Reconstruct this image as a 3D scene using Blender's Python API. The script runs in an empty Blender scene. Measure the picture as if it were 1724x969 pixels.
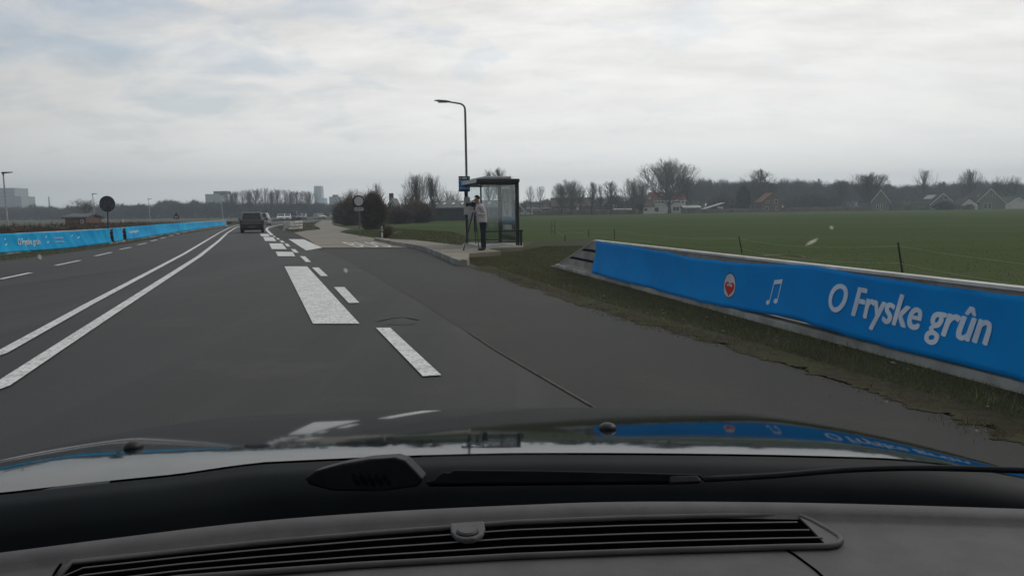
import bpy, bmesh, math, random
import numpy as np
from mathutils import Vector, Matrix
from mathutils.geometry import tessellate_polygon
R = math.radians
SC = bpy.context.scene
COL = SC.collection

# ------------------------------------------------------------------ camera
F_PX, CX, CY = 1380.0, 862.0, 484.5
PITCH, ROLL, CAM_H = R(5.345), R(0.75), 1.33
fwd = Vector((0, math.cos(PITCH), -math.sin(PITCH)))
up0 = Vector((0, math.sin(PITCH), math.cos(PITCH)))
rt0 = Vector((1, 0, 0))
rt = rt0 * math.cos(ROLL) - up0 * math.sin(ROLL)
up = rt0 * math.sin(ROLL) + up0 * math.cos(ROLL)
CAM = Vector((0, 0, CAM_H))
cd = bpy.data.cameras.new('camera')
cd.sensor_width = 36
cd.lens = 36 * F_PX / 1724
cd.clip_start = 0.02
cd.clip_end = 9000
cam = bpy.data.objects.new('camera', cd)
COL.objects.link(cam)
m = Matrix((rt, up, -fwd)).transposed().to_4x4()
m.translation = CAM
cam.matrix_world = m
SC.camera = cam

# ------------------------------------------------------------------ world, sun, exposure
SUN_EL, SUN_AZ = R(38), R(55)          # azimuth measured from +Y towards +X
w = bpy.data.worlds.new('World')
SC.world = w
w.use_nodes = True
nt = w.node_tree
for n in list(nt.nodes):
    nt.nodes.remove(n)
N = nt.nodes.new
L = nt.links.new
out = N('ShaderNodeOutputWorld')
sky = N('ShaderNodeTexSky')
sky.sky_type = 'NISHITA'
sky.sun_disc = False
sky.sun_elevation = SUN_EL
sky.sun_rotation = SUN_AZ
sky.dust_density = 2.0
bg1 = N('ShaderNodeBackground')
bg1.inputs['Strength'].default_value = 0.13
L(sky.outputs[0], bg1.inputs['Color'])
tc = N('ShaderNodeTexCoord')
sep = N('ShaderNodeSeparateXYZ')
L(tc.outputs['Generated'], sep.inputs[0])
# project the direction on a cloud layer: (x/(z+.12), y/(z+.12))
zz = N('ShaderNodeMath'); zz.operation = 'ADD'; zz.inputs[1].default_value = 0.22
L(sep.outputs[2], zz.inputs[0])
zm = N('ShaderNodeMath'); zm.operation = 'MAXIMUM'; zm.inputs[1].default_value = 0.12
L(zz.outputs[0], zm.inputs[0])
dx = N('ShaderNodeMath'); dx.operation = 'DIVIDE'
dy = N('ShaderNodeMath'); dy.operation = 'DIVIDE'
L(sep.outputs[0], dx.inputs[0]); L(zm.outputs[0], dx.inputs[1])
L(sep.outputs[1], dy.inputs[0]); L(zm.outputs[0], dy.inputs[1])
cmb = N('ShaderNodeCombineXYZ')
L(dx.outputs[0], cmb.inputs[0]); L(dy.outputs[0], cmb.inputs[1])
nz = N('ShaderNodeTexNoise')
nz.inputs['Scale'].default_value = 3.4
nz.inputs['Detail'].default_value = 8
nz.inputs['Roughness'].default_value = 0.56
nz.inputs['Distortion'].default_value = 0.35
L(cmb.outputs[0], nz.inputs['Vector'])
# cloud cover: dense low down and on the right, thinning to a bluish gap up on the left
cov = N('ShaderNodeMapRange')
cov.inputs['From Min'].default_value = 0.36; cov.inputs['From Max'].default_value = 0.60
cov.inputs['To Min'].default_value = 0.0; cov.inputs['To Max'].default_value = 1.0
L(nz.outputs['Fac'], cov.inputs['Value'])
xr = N('ShaderNodeMapRange')
xr.inputs['From Min'].default_value = -0.62; xr.inputs['From Max'].default_value = -0.05
xr.inputs['To Min'].default_value = 0.12; xr.inputs['To Max'].default_value = 0.80
L(sep.outputs[0], xr.inputs['Value'])
zr = N('ShaderNodeMapRange')
zr.inputs['From Min'].default_value = 0.03; zr.inputs['From Max'].default_value = 0.26
zr.inputs['To Min'].default_value = 1.0; zr.inputs['To Max'].default_value = 0.0
L(sep.outputs[2], zr.inputs['Value'])
mx = N('ShaderNodeMath'); mx.operation = 'MAXIMUM'
L(xr.outputs[0], mx.inputs[0]); L(zr.outputs[0], mx.inputs[1])
mt = N('ShaderNodeMath'); mt.operation = 'MULTIPLY_ADD'; mt.use_clamp = True
L(cov.outputs[0], mt.inputs[0]); mt.inputs[1].default_value = 0.55; L(mx.outputs[0], mt.inputs[2])
# cloud brightness
cr = N('ShaderNodeMapRange')
cr.inputs['From Min'].default_value = 0.3; cr.inputs['From Max'].default_value = 0.7
cr.inputs['To Min'].default_value = 0.84; cr.inputs['To Max'].default_value = 1.10
nz2 = N('ShaderNodeTexNoise'); nz2.inputs['Scale'].default_value = 3.6; nz2.inputs['Detail'].default_value = 9
nz2.inputs['Roughness'].default_value = 0.6
mp2 = N('ShaderNodeMapping'); mp2.inputs['Location'].default_value = (3.1, 7.7, 1.0)
mp2.inputs['Rotation'].default_value = (0, 0, 0.5); mp2.inputs['Scale'].default_value = (0.8, 1.6, 1)
L(cmb.outputs[0], mp2.inputs['Vector']); L(mp2.outputs[0], nz2.inputs['Vector'])
L(nz2.outputs['Fac'], cr.inputs['Value'])
# brighter towards the veiled sun (front right, up), duller low on the left
vd = N('ShaderNodeVectorMath'); vd.operation = 'DOT_PRODUCT'
vd.inputs[1].default_value = (math.sin(R(12)) * .9, math.cos(R(12)) * .92, 0.34)
L(tc.outputs['Generated'], vd.inputs[0])
vr = N('ShaderNodeMapRange')
vr.inputs['From Min'].default_value = 0.50; vr.inputs['From Max'].default_value = 1.0
vr.inputs['To Min'].default_value = 0.44; vr.inputs['To Max'].default_value = 1.08
L(vd.outputs['Value'], vr.inputs['Value'])
fd = N('ShaderNodeMapRange')
fd.inputs['From Min'].default_value = 0.04; fd.inputs['From Max'].default_value = 0.22
fd.inputs['To Min'].default_value = 0.12; fd.inputs['To Max'].default_value = 1.0
L(sep.outputs[2], fd.inputs['Value'])
cs = N('ShaderNodeMath'); cs.operation = 'SUBTRACT'; cs.inputs[1].default_value = 0.97
L(cr.outputs[0], cs.inputs[0])
cf2 = N('ShaderNodeMath'); cf2.operation = 'MULTIPLY_ADD'; cf2.inputs[2].default_value = 0.97
L(cs.outputs[0], cf2.inputs[0]); L(fd.outputs[0], cf2.inputs[1])
ms = N('ShaderNodeMath'); ms.operation = 'MULTIPLY'
L(cf2.outputs[0], ms.inputs[0]); L(vr.outputs[0], ms.inputs[1])
# the veil of cloud is palest just above the horizon
hg = N('ShaderNodeMapRange')
hg.inputs['From Min'].default_value = 0.0; hg.inputs['From Max'].default_value = 0.16
hg.inputs['To Min'].default_value = 1.28; hg.inputs['To Max'].default_value = 1.0
L(sep.outputs[2], hg.inputs['Value'])
mh = N('ShaderNodeMath'); mh.operation = 'MULTIPLY'
L(ms.outputs[0], mh.inputs[0]); L(hg.outputs[0], mh.inputs[1])
bg2 = N('ShaderNodeBackground')
bg2.inputs['Color'].default_value = (1.0, .985, .96, 1)
L(mh.outputs[0], bg2.inputs['Strength'])
mix = N('ShaderNodeMixShader')
L(mt.outputs[0], mix.inputs[0]); L(bg1.outputs[0], mix.inputs[1]); L(bg2.outputs[0], mix.inputs[2])
L(mix.outputs[0], out.inputs['Surface'])

sd = bpy.data.lights.new('sun', 'SUN')
sd.energy = 0.8
sd.angle = R(14)
sd.color = (1.0, 0.95, 0.88)
sun = bpy.data.objects.new('sun', sd)
COL.objects.link(sun)
sdir = Vector((math.sin(SUN_AZ) * math.cos(SUN_EL), math.cos(SUN_AZ) * math.cos(SUN_EL), math.sin(SUN_EL)))
sun.rotation_euler = sdir.to_track_quat('Z', 'Y').to_euler()

vs = SC.view_settings
vs.view_transform = 'Standard'
vs.look = 'None'
vs.gamma = 1
vs.use_curve_mapping = False
vs.exposure = 0.0
SC.cycles.use_denoising = True
SC.cycles.max_bounces = 6
SC.cycles.diffuse_bounces = 3
SC.cycles.glossy_bounces = 3
SC.cycles.transparent_max_bounces = 12
SC.cycles.volume_bounces = 3

# ------------------------------------------------------------------ projection helpers
def ray(px, py):
    return (fwd * F_PX + rt * (px - CX) - up * (py - CY)).normalized()
def at(px, py, z=0.0):
    """point of the horizontal plane z seen at a place of the photograph"""
    d = ray(px, py)
    t = (z - CAM.z) / d.z
    return CAM + d * t
def aty(px, py, Y):
    """point seen there at forward distance Y"""
    d = ray(px, py)
    return CAM + d * (Y / d.y)
def hor(px):
    return CY - F_PX * math.tan(PITCH) - (px - CX) * math.tan(ROLL)

# ------------------------------------------------------------------ object helpers
def tag(o, label=None, cat=None, group=None, kind=None):
    if label: o['label'] = label
    if cat: o['category'] = cat
    if group: o['group'] = group
    if kind: o['kind'] = kind
    return o
def mesh_obj(name, verts, faces, mat=None, parent=None, smooth=False, mats=None, mi=None):
    me = bpy.data.meshes.new(name)
    me.from_pydata([tuple(v) for v in verts], [], [tuple(f) for f in faces])
    if mats:
        for q in mats: me.materials.append(q)
        if mi is not None: me.polygons.foreach_set('material_index', mi)
    elif mat: me.materials.append(mat)
    if smooth:
        me.polygons.foreach_set('use_smooth', [True] * len(me.polygons))
    me.update()
    o = bpy.data.objects.new(name, me)
    COL.objects.link(o)
    if parent: o.parent = parent
    return o
def empty(name, loc=(0, 0, 0), rz=0, label=None, cat=None, group=None):
    o = bpy.data.objects.new(name, None)
    COL.objects.link(o)
    o.location = loc
    o.rotation_euler = (0, 0, rz)
    o.empty_display_size = 0.2
    return tag(o, label, cat, group)
class MB:
    """collects boxes, tubes and prisms into one mesh"""
    def __init__(s): s.v = []; s.f = []
    def add(s, v, f):
        b = len(s.v)
        s.v += [tuple(q) for q in v]
        s.f += [tuple(i + b for i in q) for q in f]
        return s
    def box(s, x0, x1, y0, y1, z0, z1):
        v = [(x, y, z) for z in (z0, z1) for y in (y0, y1) for x in (x0, x1)]
        return s.add(v, [(0, 2, 3, 1), (4, 5, 7, 6), (0, 1, 5, 4), (2, 6, 7, 3), (0, 4, 6, 2), (1, 3, 7, 5)])
    def tube(s, pts, r, n=8, caps=True):
        pts = [Vector(p) for p in pts]
        rr = r if isinstance(r, (list, tuple)) else [r] * len(pts)
        v = []; f = []
        u = None
        for i, p in enumerate(pts):
            t = (pts[min(i + 1, len(pts) - 1)] - pts[max(i - 1, 0)]).normalized()
            if u is None:
                u = t.orthogonal().normalized()
            else:
                u = (u - t * u.dot(t)).normalized()
            w_ = t.cross(u)
            for k in range(n):
                a = 2 * math.pi * k / n
                v.append(p + (u * math.cos(a) + w_ * math.sin(a)) * rr[i])
        for i in range(len(pts) - 1):
            for k in range(n):
                k2 = (k + 1) % n
                f.append((i * n + k, i * n + k2, (i + 1) * n + k2, (i + 1) * n + k))
        if caps:
            f.append(tuple(reversed(range(n))))
            f.append(tuple((len(pts) - 1) * n + k for k in range(n)))
        return s.add(v, f)
    def prism(s, outline, vec):
        """closed outline of 3D points pushed along vec"""
        o = [Vector(p) for p in outline]
        vec = Vector(vec)
        n = len(o)
        tr = tessellate_polygon([o])
        f = [tuple(t) for t in tr] + [tuple(i + n for i in reversed(t)) for t in tr]
        f += [(i, (i + 1) % n, (i + 1) % n + n, i + n) for i in range(n)]
        return s.add(o + [p + vec for p in o], f)
    def disc(s, c, nrm, r, n=24, ry=None):
        c = Vector(c); nrm = Vector(nrm).normalized()
        u = Vector((0, 0, 1)).cross(nrm)
        u = u.normalized() if u.length > .01 else Vector((1, 0, 0))
        w_ = nrm.cross(u)
        v = [c + u * math.cos(2 * math.pi * k / n) * r + w_ * math.sin(2 * math.pi * k / n) * (ry or r) for k in range(n)]
        return s.add(v, [tuple(range(n))])
    def build(s, name, mat, parent=None, smooth=False, bevel=0, seg=2):
        o = mesh_obj(name, s.v, s.f, mat, parent, smooth)
        bm = bmesh.new(); bm.from_mesh(o.data)
        bmesh.ops.recalc_face_normals(bm, faces=bm.faces)
        bm.to_mesh(o.data); bm.free()
        if bevel:
            b = o.modifiers.new('bevel', 'BEVEL'); b.width = bevel; b.segments = seg; b.limit_method = 'ANGLE'; b.angle_limit = R(35)
        return o
def sheet(name, pts, z, mat, parent=None):
    o = [Vector((p[0], p[1], z)) for p in pts]
    tr = tessellate_polygon([o])
    ob = mesh_obj(name, o, [tuple(t) for t in tr], mat, parent)
    bm = bmesh.new(); bm.from_mesh(ob.data)
    for fc in bm.faces:
        fc.normal_update()
        if fc.normal.z < 0: fc.normal_flip()
    bm.to_mesh(ob.data); bm.free()
    return ob
def lerp_poly(P, x):
    if x <= P[0][0]: return P[0][1] + (P[1][1] - P[0][1]) * (x - P[0][0]) / (P[1][0] - P[0][0])
    for a, b in zip(P, P[1:]):
        if x <= b[0]: return a[1] + (b[1] - a[1]) * (x - a[0]) / (b[0] - a[0])
    a, b = P[-2], P[-1]
    return a[1] + (b[1] - a[1]) * (x - a[0]) / (b[0] - a[0])

# ------------------------------------------------------------------ materials
def mat(name, col, rough=0.7, spec=0.5, metal=0.0, col2=None, scale=3.0, detail=5, lo=.4, hi=.6, bump=0.0, bscale=40, coat=0, stretch=None, trans=0, ior=1.45, rough2=None):
    m = bpy.data.materials.new(name)
    m.use_nodes = True
    t = m.node_tree
    b = t.nodes['Principled BSDF']
    b.inputs['Base Color'].default_value = (*col, 1)
    b.inputs['Roughness'].default_value = rough
    b.inputs['Specular IOR Level'].default_value = spec
    b.inputs['Metallic'].default_value = metal
    b.inputs['Coat Weight'].default_value = coat
    b.inputs['Coat Roughness'].default_value = 0.03
    b.inputs['Transmission Weight'].default_value = trans
    b.inputs['IOR'].default_value = ior
    tcn = t.nodes.new('ShaderNodeTexCoord')
    vec = tcn.outputs['Object']
    if stretch:
        mpn = t.nodes.new('ShaderNodeMapping')
        mpn.inputs['Scale'].default_value = stretch[:3]
        if len(stretch) > 3: mpn.inputs['Rotation'].default_value = (0, 0, stretch[3])
        t.links.new(vec, mpn.inputs['Vector']); vec = mpn.outputs[0]
    if col2 is None: col2 = tuple(c * .8 for c in col)
    nn = t.nodes.new('ShaderNodeTexNoise')
    nn.inputs['Scale'].default_value = scale
    nn.inputs['Detail'].default_value = detail
    nn.inputs['Roughness'].default_value = 0.6
    t.links.new(vec, nn.inputs['Vector'])
    mr = t.nodes.new('ShaderNodeMapRange')
    mr.inputs['From Min'].default_value = lo; mr.inputs['From Max'].default_value = hi
    t.links.new(nn.outputs['Fac'], mr.inputs['Value'])
    mc = t.nodes.new('ShaderNodeMix'); mc.data_type = 'RGBA'
    mc.inputs['A'].default_value = (*col, 1); mc.inputs['B'].default_value = (*col2, 1)
    t.links.new(mr.outputs[0], mc.inputs['Factor'])
    t.links.new(mc.outputs['Result'], b.inputs['Base Color'])
    if rough2 is not None:
        rr = t.nodes.new('ShaderNodeMapRange')
        rr.inputs['To Min'].default_value = rough; rr.inputs['To Max'].default_value = rough2
        t.links.new(mr.outputs[0], rr.inputs['Value']); t.links.new(rr.outputs[0], b.inputs['Roughness'])
    if bump:
        bn = t.nodes.new('ShaderNodeTexNoise'); bn.inputs['Scale'].default_value = bscale; bn.inputs['Detail'].default_value = 3
        t.links.new(tcn.outputs['Object'], bn.inputs['Vector'])
        bp = t.nodes.new('ShaderNodeBump'); bp.inputs['Strength'].default_value = bump; bp.inputs['Distance'].default_value = 0.02
        t.links.new(bn.outputs['Fac'], bp.inputs['Height']); t.links.new(bp.outputs[0], b.inputs['Normal'])
    return m
def add_layer(m, col, scale, lo, hi, stretch=None, detail=6, amount=1.0, loc=(0, 0, 0)):
    """mixes another noise-shaped colour over a material's base colour"""
    t = m.node_tree; b = t.nodes['Principled BSDF']
    src = b.inputs['Base Color'].links[0].from_socket
    tcn = t.nodes.new('ShaderNodeTexCoord'); mpn = t.nodes.new('ShaderNodeMapping')
    if stretch:
        mpn.inputs['Scale'].default_value = stretch[:3]
        if len(stretch) > 3: mpn.inputs['Rotation'].default_value = (0, 0, stretch[3])
    mpn.inputs['Location'].default_value = loc
    t.links.new(tcn.outputs['Object'], mpn.inputs['Vector'])
    nn = t.nodes.new('ShaderNodeTexNoise'); nn.inputs['Scale'].default_value = scale; nn.inputs['Detail'].default_value = detail
    nn.inputs['Roughness'].default_value = 0.65
    t.links.new(mpn.outputs[0], nn.inputs['Vector'])
    mr = t.nodes.new('ShaderNodeMapRange'); mr.inputs['From Min'].default_value = lo; mr.inputs['From Max'].default_value = hi
    mr.inputs['To Max'].default_value = amount
    t.links.new(nn.outputs['Fac'], mr.inputs['Value'])
    mc = t.nodes.new('ShaderNodeMix'); mc.data_type = 'RGBA'
    t.links.new(mr.outputs[0], mc.inputs['Factor']); t.links.new(src, mc.inputs['A'])
    mc.inputs['B'].default_value = (*col, 1)
    t.links.new(mc.outputs['Result'], b.inputs['Base Color'])
    return m

ROT = R(17)                                   # the carriageway's heading, to the left of the view
M = {}
M['asphalt'] = mat('asphalt', (.024, .0245, .024), .70, .32, col2=(.038, .0385, .037), scale=.22, lo=.35, hi=.65, bump=.35, bscale=110, stretch=(1, .12, 1, -ROT))
add_layer(M['asphalt'], (.028, .027, .026), 1.6, .55, .8, stretch=(1, .05, 1, -ROT), amount=.7)
add_layer(M['asphalt'], (.075, .074, .071), 45, .54, .72, amount=.55)
add_layer(M['asphalt'], (.012, .012, .012), 30, .58, .72, amount=.6, loc=(9, 4, 0))
add_layer(M['asphalt'], (.056, .056, .054), .55, .48, .68, stretch=(1, .03, 1, -ROT), amount=.75, loc=(2, 1, 0))
add_layer(M['asphalt'], (.014, .014, .014), .8, .52, .7, stretch=(1, .04, 1, -ROT), amount=.6, loc=(7, 1, 0))
add_layer(M['asphalt'], (.060, .058, .052), .45, .58, .66, amount=.5, loc=(1, 8, 0))
add_layer(M['asphalt'], (.02, .02, .02), .9, .66, .72, amount=.45, loc=(5, 3, 0))
M['asphalt_old'] = mat('asphalt_old', (.034, .034, .032), .88, .3, col2=(.052, .051, .048), scale=.5, lo=.35, hi=.65, bump=.5, bscale=80)
add_layer(M['asphalt_old'], (.09, .085, .075), 45, .6, .75, amount=.5)
M['paving'] = mat('paving', (.27, .25, .205), .85, .3, col2=(.21, .195, .16), scale=.5, bump=.2, bscale=60)
add_layer(M['paving'], (.15, .14, .115), 2.2, .5, .75, amount=.6)
M['paint'] = mat('road_paint', (.80, .81, .80), .6, .4, col2=(.64, .65, .65), scale=2.5, lo=.45, hi=.7, bump=.4, bscale=120)
add_layer(M['paint'], (.14, .14, .14), 30, .50, .62, amount=.72)
add_layer(M['paint'], (.12, .12, .12), 4, .62, .72, amount=.6, loc=(3, 3, 0))
add_layer(M['paint'], (.36, .36, .35), 5, .55, .75, stretch=(1, .2, 1, -ROT), amount=.6)
M['kerb'] = mat('kerb_concrete', (.30, .29, .255), .85, .3, col2=(.20, .195, .17), scale=1.2, bump=.3, bscale=60)
M['ground'] = mat('ground_grass', (.052, .070, .028), .95, .1, col2=(.064, .072, .034), scale=.05, lo=.35, hi=.65)
M['field'] = mat('field_grass', (.038, .070, .014), .95, .04, col2=(.062, .086, .026), scale=.035, lo=.35, hi=.65, stretch=(1, 2.2, 1), bump=.5, bscale=8)
add_layer(M['field'], (.085, .085, .042), .12, .50, .72, stretch=(.5, 3, 1), amount=.7)
add_layer(M['field'], (.090, .078, .045), .7, .60, .75, amount=.5, loc=(4, 2, 0))
add_layer(M['field'], (.022, .040, .014), 1.2, .55, .8, stretch=(1, 2, 1), amount=.55)
M['verge'] = mat('verge_soil', (.044, .054, .024), .95, .12, col2=(.058, .054, .032), scale=1.1, lo=.38, hi=.62, bump=1.0, bscale=14)
add_layer(M['verge'], (.022, .019, .014), 2.6, .55, .7, stretch=(1, .5, 1), amount=.8)
add_layer(M['verge'], (.11, .10, .085), 14, .66, .75, amount=.4)
add_layer(M['verge'], (.035, .050, .018), 7, .45, .6, amount=.6, loc=(1, 2, 0))
M['grass_a'] = mat('grass_blade', (.080, .112, .034), .8, .2, col2=(.115, .115, .055), scale=1.0)
M['grass_b'] = mat('dry_blade', (.21, .18, .105), .8, .2, col2=(.12, .10, .06), scale=1.0)
M['hedge'] = mat('hedge_twigs', (.050, .036, .027), .9, .15, col2=(.032, .026, .021), scale=.8)
M['bark'] = mat('bark', (.075, .068, .058), .9, .2, col2=(.05, .046, .04), scale=3)
M['twig'] = mat('twig', (.11, .095, .08), .9, .15, col2=(.075, .067, .059), scale=.4)
M['twig_brown'] = mat('twig_brown', (.085, .058, .042), .9, .15, col2=(.055, .042, .033), scale=.4)
M['twig_wood'] = mat('twig_wood', (.115, .108, .098), .9, .1, col2=(.07, .07, .066), scale=.05, lo=.35, hi=.65)
M['bush'] = mat('bush_twigs', (.16, .122, .098), .9, .15, col2=(.10, .082, .068), scale=.5)
M['evergreen'] = mat('evergreen', (.028, .042, .026), .85, .2, col2=(.018, .028, .018), scale=.5)
M['banner'] = mat('banner_cloth', (.003, .26, .66), .8, .12, col2=(.003, .21, .58), scale=.7, lo=.35, hi=.7, bump=.08, bscale=6)
M['banner_lit'] = mat('banner_cloth_lit', (.010, .44, .78), .8, .15, col2=(.008, .30, .64), scale=.55, lo=.35, hi=.65, stretch=(.5, .5, 2))  # same cloth as the right banner, stronger light put into its colour
M['banner_print'] = mat('banner_print', (.66, .74, .82), .6, .3, col2=(.54, .64, .76), scale=3)
M['print_white'] = mat('print_white', (.62, .64, .68), .6, .3)
M['print_red'] = mat('print_red', (.60, .035, .02), .6, .3)
M['print_dark'] = mat('print_dark', (.03, .03, .06), .6, .3)
M['conc'] = mat('barrier_concrete', (.32, .31, .285), .85, .3, col2=(.22, .215, .195), scale=1.6, lo=.35, hi=.65, bump=.3, bscale=50)
add_layer(M['conc'], (.08, .075, .062), 5, .55, .72, amount=.6)
M['conc_pale'] = mat('pale_concrete', (.66, .65, .62), .75, .3, col2=(.50, .495, .465), scale=2.5, bump=.2, bscale=60)
add_layer(M['conc_pale'], (.2, .19, .165), 7, .58, .7, amount=.5)
M['conc_foot'] = mat('foot_concrete', (.42, .41, .365), .85, .3, col2=(.27, .265, .235), scale=2.5, bump=.3, bscale=50)
M['dark_gap'] = mat('gap_shade', (.022, .021, .018), .9, .2)  # near-black that paints the shade between the barrier planks
M['steel'] = mat('galvanised_steel', (.30, .31, .31), .45, .5, metal=.6, col2=(.22, .23, .23), scale=4)
M['pole_grey'] = mat('grey_pole', (.13, .135, .135), .5, .5, col2=(.10, .10, .10), scale=4)
M['pole_pale'] = mat('pale_pole', (.42, .43, .43), .5, .5, col2=(.3, .31, .31), scale=4)
M['dark_metal'] = mat('dark_metal', (.018, .022, .022), .45, .5, col2=(.012, .015, .015), scale=6)
M['black'] = mat('black_plastic', (.012, .012, .013), .5, .4)
M['sign_back'] = mat('sign_back', (.075, .083, .09), .55, .4, col2=(.035, .038, .042), scale=5)
M['sign_face'] = mat('sign_face', (.44, .45, .47), .5, .4, col2=(.37, .38, .40), scale=5)
M['white'] = mat('white_paint', (.68, .69, .68), .6, .4, col2=(.52, .53, .52), scale=3)
M['offwhite'] = mat('weathered_white', (.60, .60, .575), .7, .3, col2=(.33, .33, .31), scale=2)
M['blue_sign'] = mat('blue_sign', (.02, .14, .38), .5, .4)
M['blue_light'] = mat('blue_light', (.16, .36, .62), .5, .4)
M['navy'] = mat('navy_panel', (.012, .03, .10), .5, .4)
M['roof_red'] = mat('red_tiles', (.34, .075, .045), .8, .3, col2=(.24, .065, .045), scale=.8, lo=.35, hi=.65)
M['roof_orange'] = mat('orange_tiles', (.30, .10, .065), .8, .3, col2=(.20, .075, .055), scale=.8)
M['roof_dark'] = mat('dark_tiles', (.040, .040, .042), .8, .3, col2=(.028, .028, .03), scale=.8)
M['roof_brown'] = mat('brown_tiles', (.115, .075, .062), .8, .3, col2=(.085, .06, .052), scale=.8)
M['roof_grey'] = mat('grey_sheet_roof', (.13, .135, .14), .7, .3, col2=(.095, .10, .105), scale=.5, stretch=(3, .3, 1))
M['brick'] = mat('brick_wall', (.17, .10, .075), .85, .25, col2=(.12, .08, .062), scale=2)
M['brick_grey'] = mat('grey_brick', (.17, .155, .135), .85, .25, col2=(.13, .12, .105), scale=2)
M['render_w'] = mat('white_render', (.62, .61, .57), .8, .3, col2=(.52, .51, .48), scale=1)
M['wall_dark'] = mat('dark_boards', (.055, .058, .062), .8, .3, col2=(.04, .042, .046), scale=1.5)
M['glass_dark'] = mat('dark_glass', (.02, .024, .028), .08, .6)
M['pane_sky'] = mat('skylight_pane', (.45, .47, .48), .25, .6)
M['tower'] = mat('tower_facade', (.25, .30, .34), .4, .5, col2=(.21, .25, .29), scale=.05)
M['tower_pale'] = mat('pale_facade', (.36, .38, .40), .7, .4, col2=(.31, .33, .35), scale=.05)
M['tyre'] = mat('tyre_rubber', (.012, .012, .012), .85, .3)
M['rim'] = mat('wheel_rim', (.25, .25, .26), .35, .5, metal=.7)
def paint(name, c): return mat(name, c, .32, .5, metal=.15, col2=tuple(q * .9 for q in c), scale=1, coat=.6)
M['car_backlit'] = paint('backlit_car_paint', (.012, .014, .021))  # silver-grey car seen against the light, its shaded rear put into the paint
M['car_silver'] = paint('silver_car_paint', (.34, .35, .36))
M['car_white'] = paint('white_car_paint', (.70, .70, .69))
M['car_blue'] = paint('blue_car_paint', (.02, .035, .08))
M['car_grey'] = paint('grey_car_paint', (.16, .165, .17))
M['tail'] = mat('tail_lamp', (.07, .012, .011), .3, .5)
M['head'] = mat('head_lamp', (.8, .8, .78), .2, .5)
M['plate'] = mat('number_plate', (.10, .10, .085), .5, .4)
M['skin'] = mat('skin', (.33, .20, .145), .6, .35)
M['sweater'] = mat('grey_sweater', (.52, .50, .52), .9, .2, col2=(.40, .385, .405), scale=9, bump=.3, bscale=60)
M['trousers'] = mat('dark_trousers', (.026, .029, .038), .9, .2, col2=(.018, .02, .027), scale=8)
M['hair'] = mat('dark_hair', (.022, .016, .012), .8, .3)
M['shoe'] = mat('shoe', (.05, .045, .042), .7, .3)
M['dash'] = mat('dashboard_plastic', (.094, .092, .094), .62, .3, col2=(.078, .076, .079), scale=30, bump=.12, bscale=900)
M['cowl'] = mat('cowl_plastic', (.008, .012, .014), .6, .12, col2=(.006, .009, .011), scale=12)
M['deep'] = mat('vent_black', (.0015, .0015, .0015), 1.0, .0)
M['bonnet'] = mat('bonnet_paint', (.005, .012, .017), .05, .20, col2=(.005, .010, .014), scale=3)
M['wiper'] = mat('wiper_plastic', (.014, .017, .019), .55, .25, col2=(.010, .012, .014), scale=20)

glass = bpy.data.materials.new('shelter_glass')
glass.use_nodes = True
t = glass.node_tree
t.nodes.remove(t.nodes['Principled BSDF'])
tb = t.nodes.new('ShaderNodeBsdfTransparent'); tb.inputs[0].default_value = (.90, .93, .93, 1)
gb = t.nodes.new('ShaderNodeBsdfGlossy'); gb.inputs['Roughness'].default_value = .05; gb.inputs[0].default_value = (.9, .95, 1, 1)
fr = t.nodes.new('ShaderNodeFresnel'); fr.inputs[0].default_value = 1.5
fm = t.nodes.new('ShaderNodeMath'); fm.operation = 'ADD'; fm.inputs[1].default_value = .05
t.links.new(fr.outputs[0], fm.inputs[0])
mxs = t.nodes.new('ShaderNodeMixShader')
t.links.new(fm.outputs[0], mxs.inputs[0]); t.links.new(tb.outputs[0], mxs.inputs[1]); t.links.new(gb.outputs[0], mxs.inputs[2])
t.links.new(mxs.outputs[0], t.nodes['Material Output'].inputs['Surface'])
M['glass'] = glass
clear = bpy.data.materials.new('clear_windscreen')
clear.use_nodes = True
t = clear.node_tree
t.nodes.remove(t.nodes['Principled BSDF'])
tb = t.nodes.new('ShaderNodeBsdfTransparent'); tb.inputs[0].default_value = (1, 1, 1, 1)
t.links.new(tb.outputs[0], t.nodes['Material Output'].inputs['Surface'])
M['clear'] = clear

# ------------------------------------------------------------------ ground, roads, markings
g = sheet('ground', [(-4000, -60), (4000, -60), (4000, 4000), (-4000, 4000)], -0.03, M['ground'])
tag(g, kind='structure')
fe = [at(640, 372), at(900, 359.5), at(1150, 358.5), at(1724, 351.5)]
fldpts = [at(1000, 403), at(900, 405), at(760, 399), at(700, 397), at(660, 385), at(655, 374), at(760, 364.5),
          Vector((30, 262, 0)), Vector((70, 285, 0)), Vector((260, 285, 0)), Vector((260, -20, 0)), Vector((9.5, -20, 0)), Vector((6.6, 6, 0)), Vector((5.2, 14, 0)), Vector((4.6, 25, 0))]
tag(sheet('field', fldpts, -0.022, M['field']), kind='structure')

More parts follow.
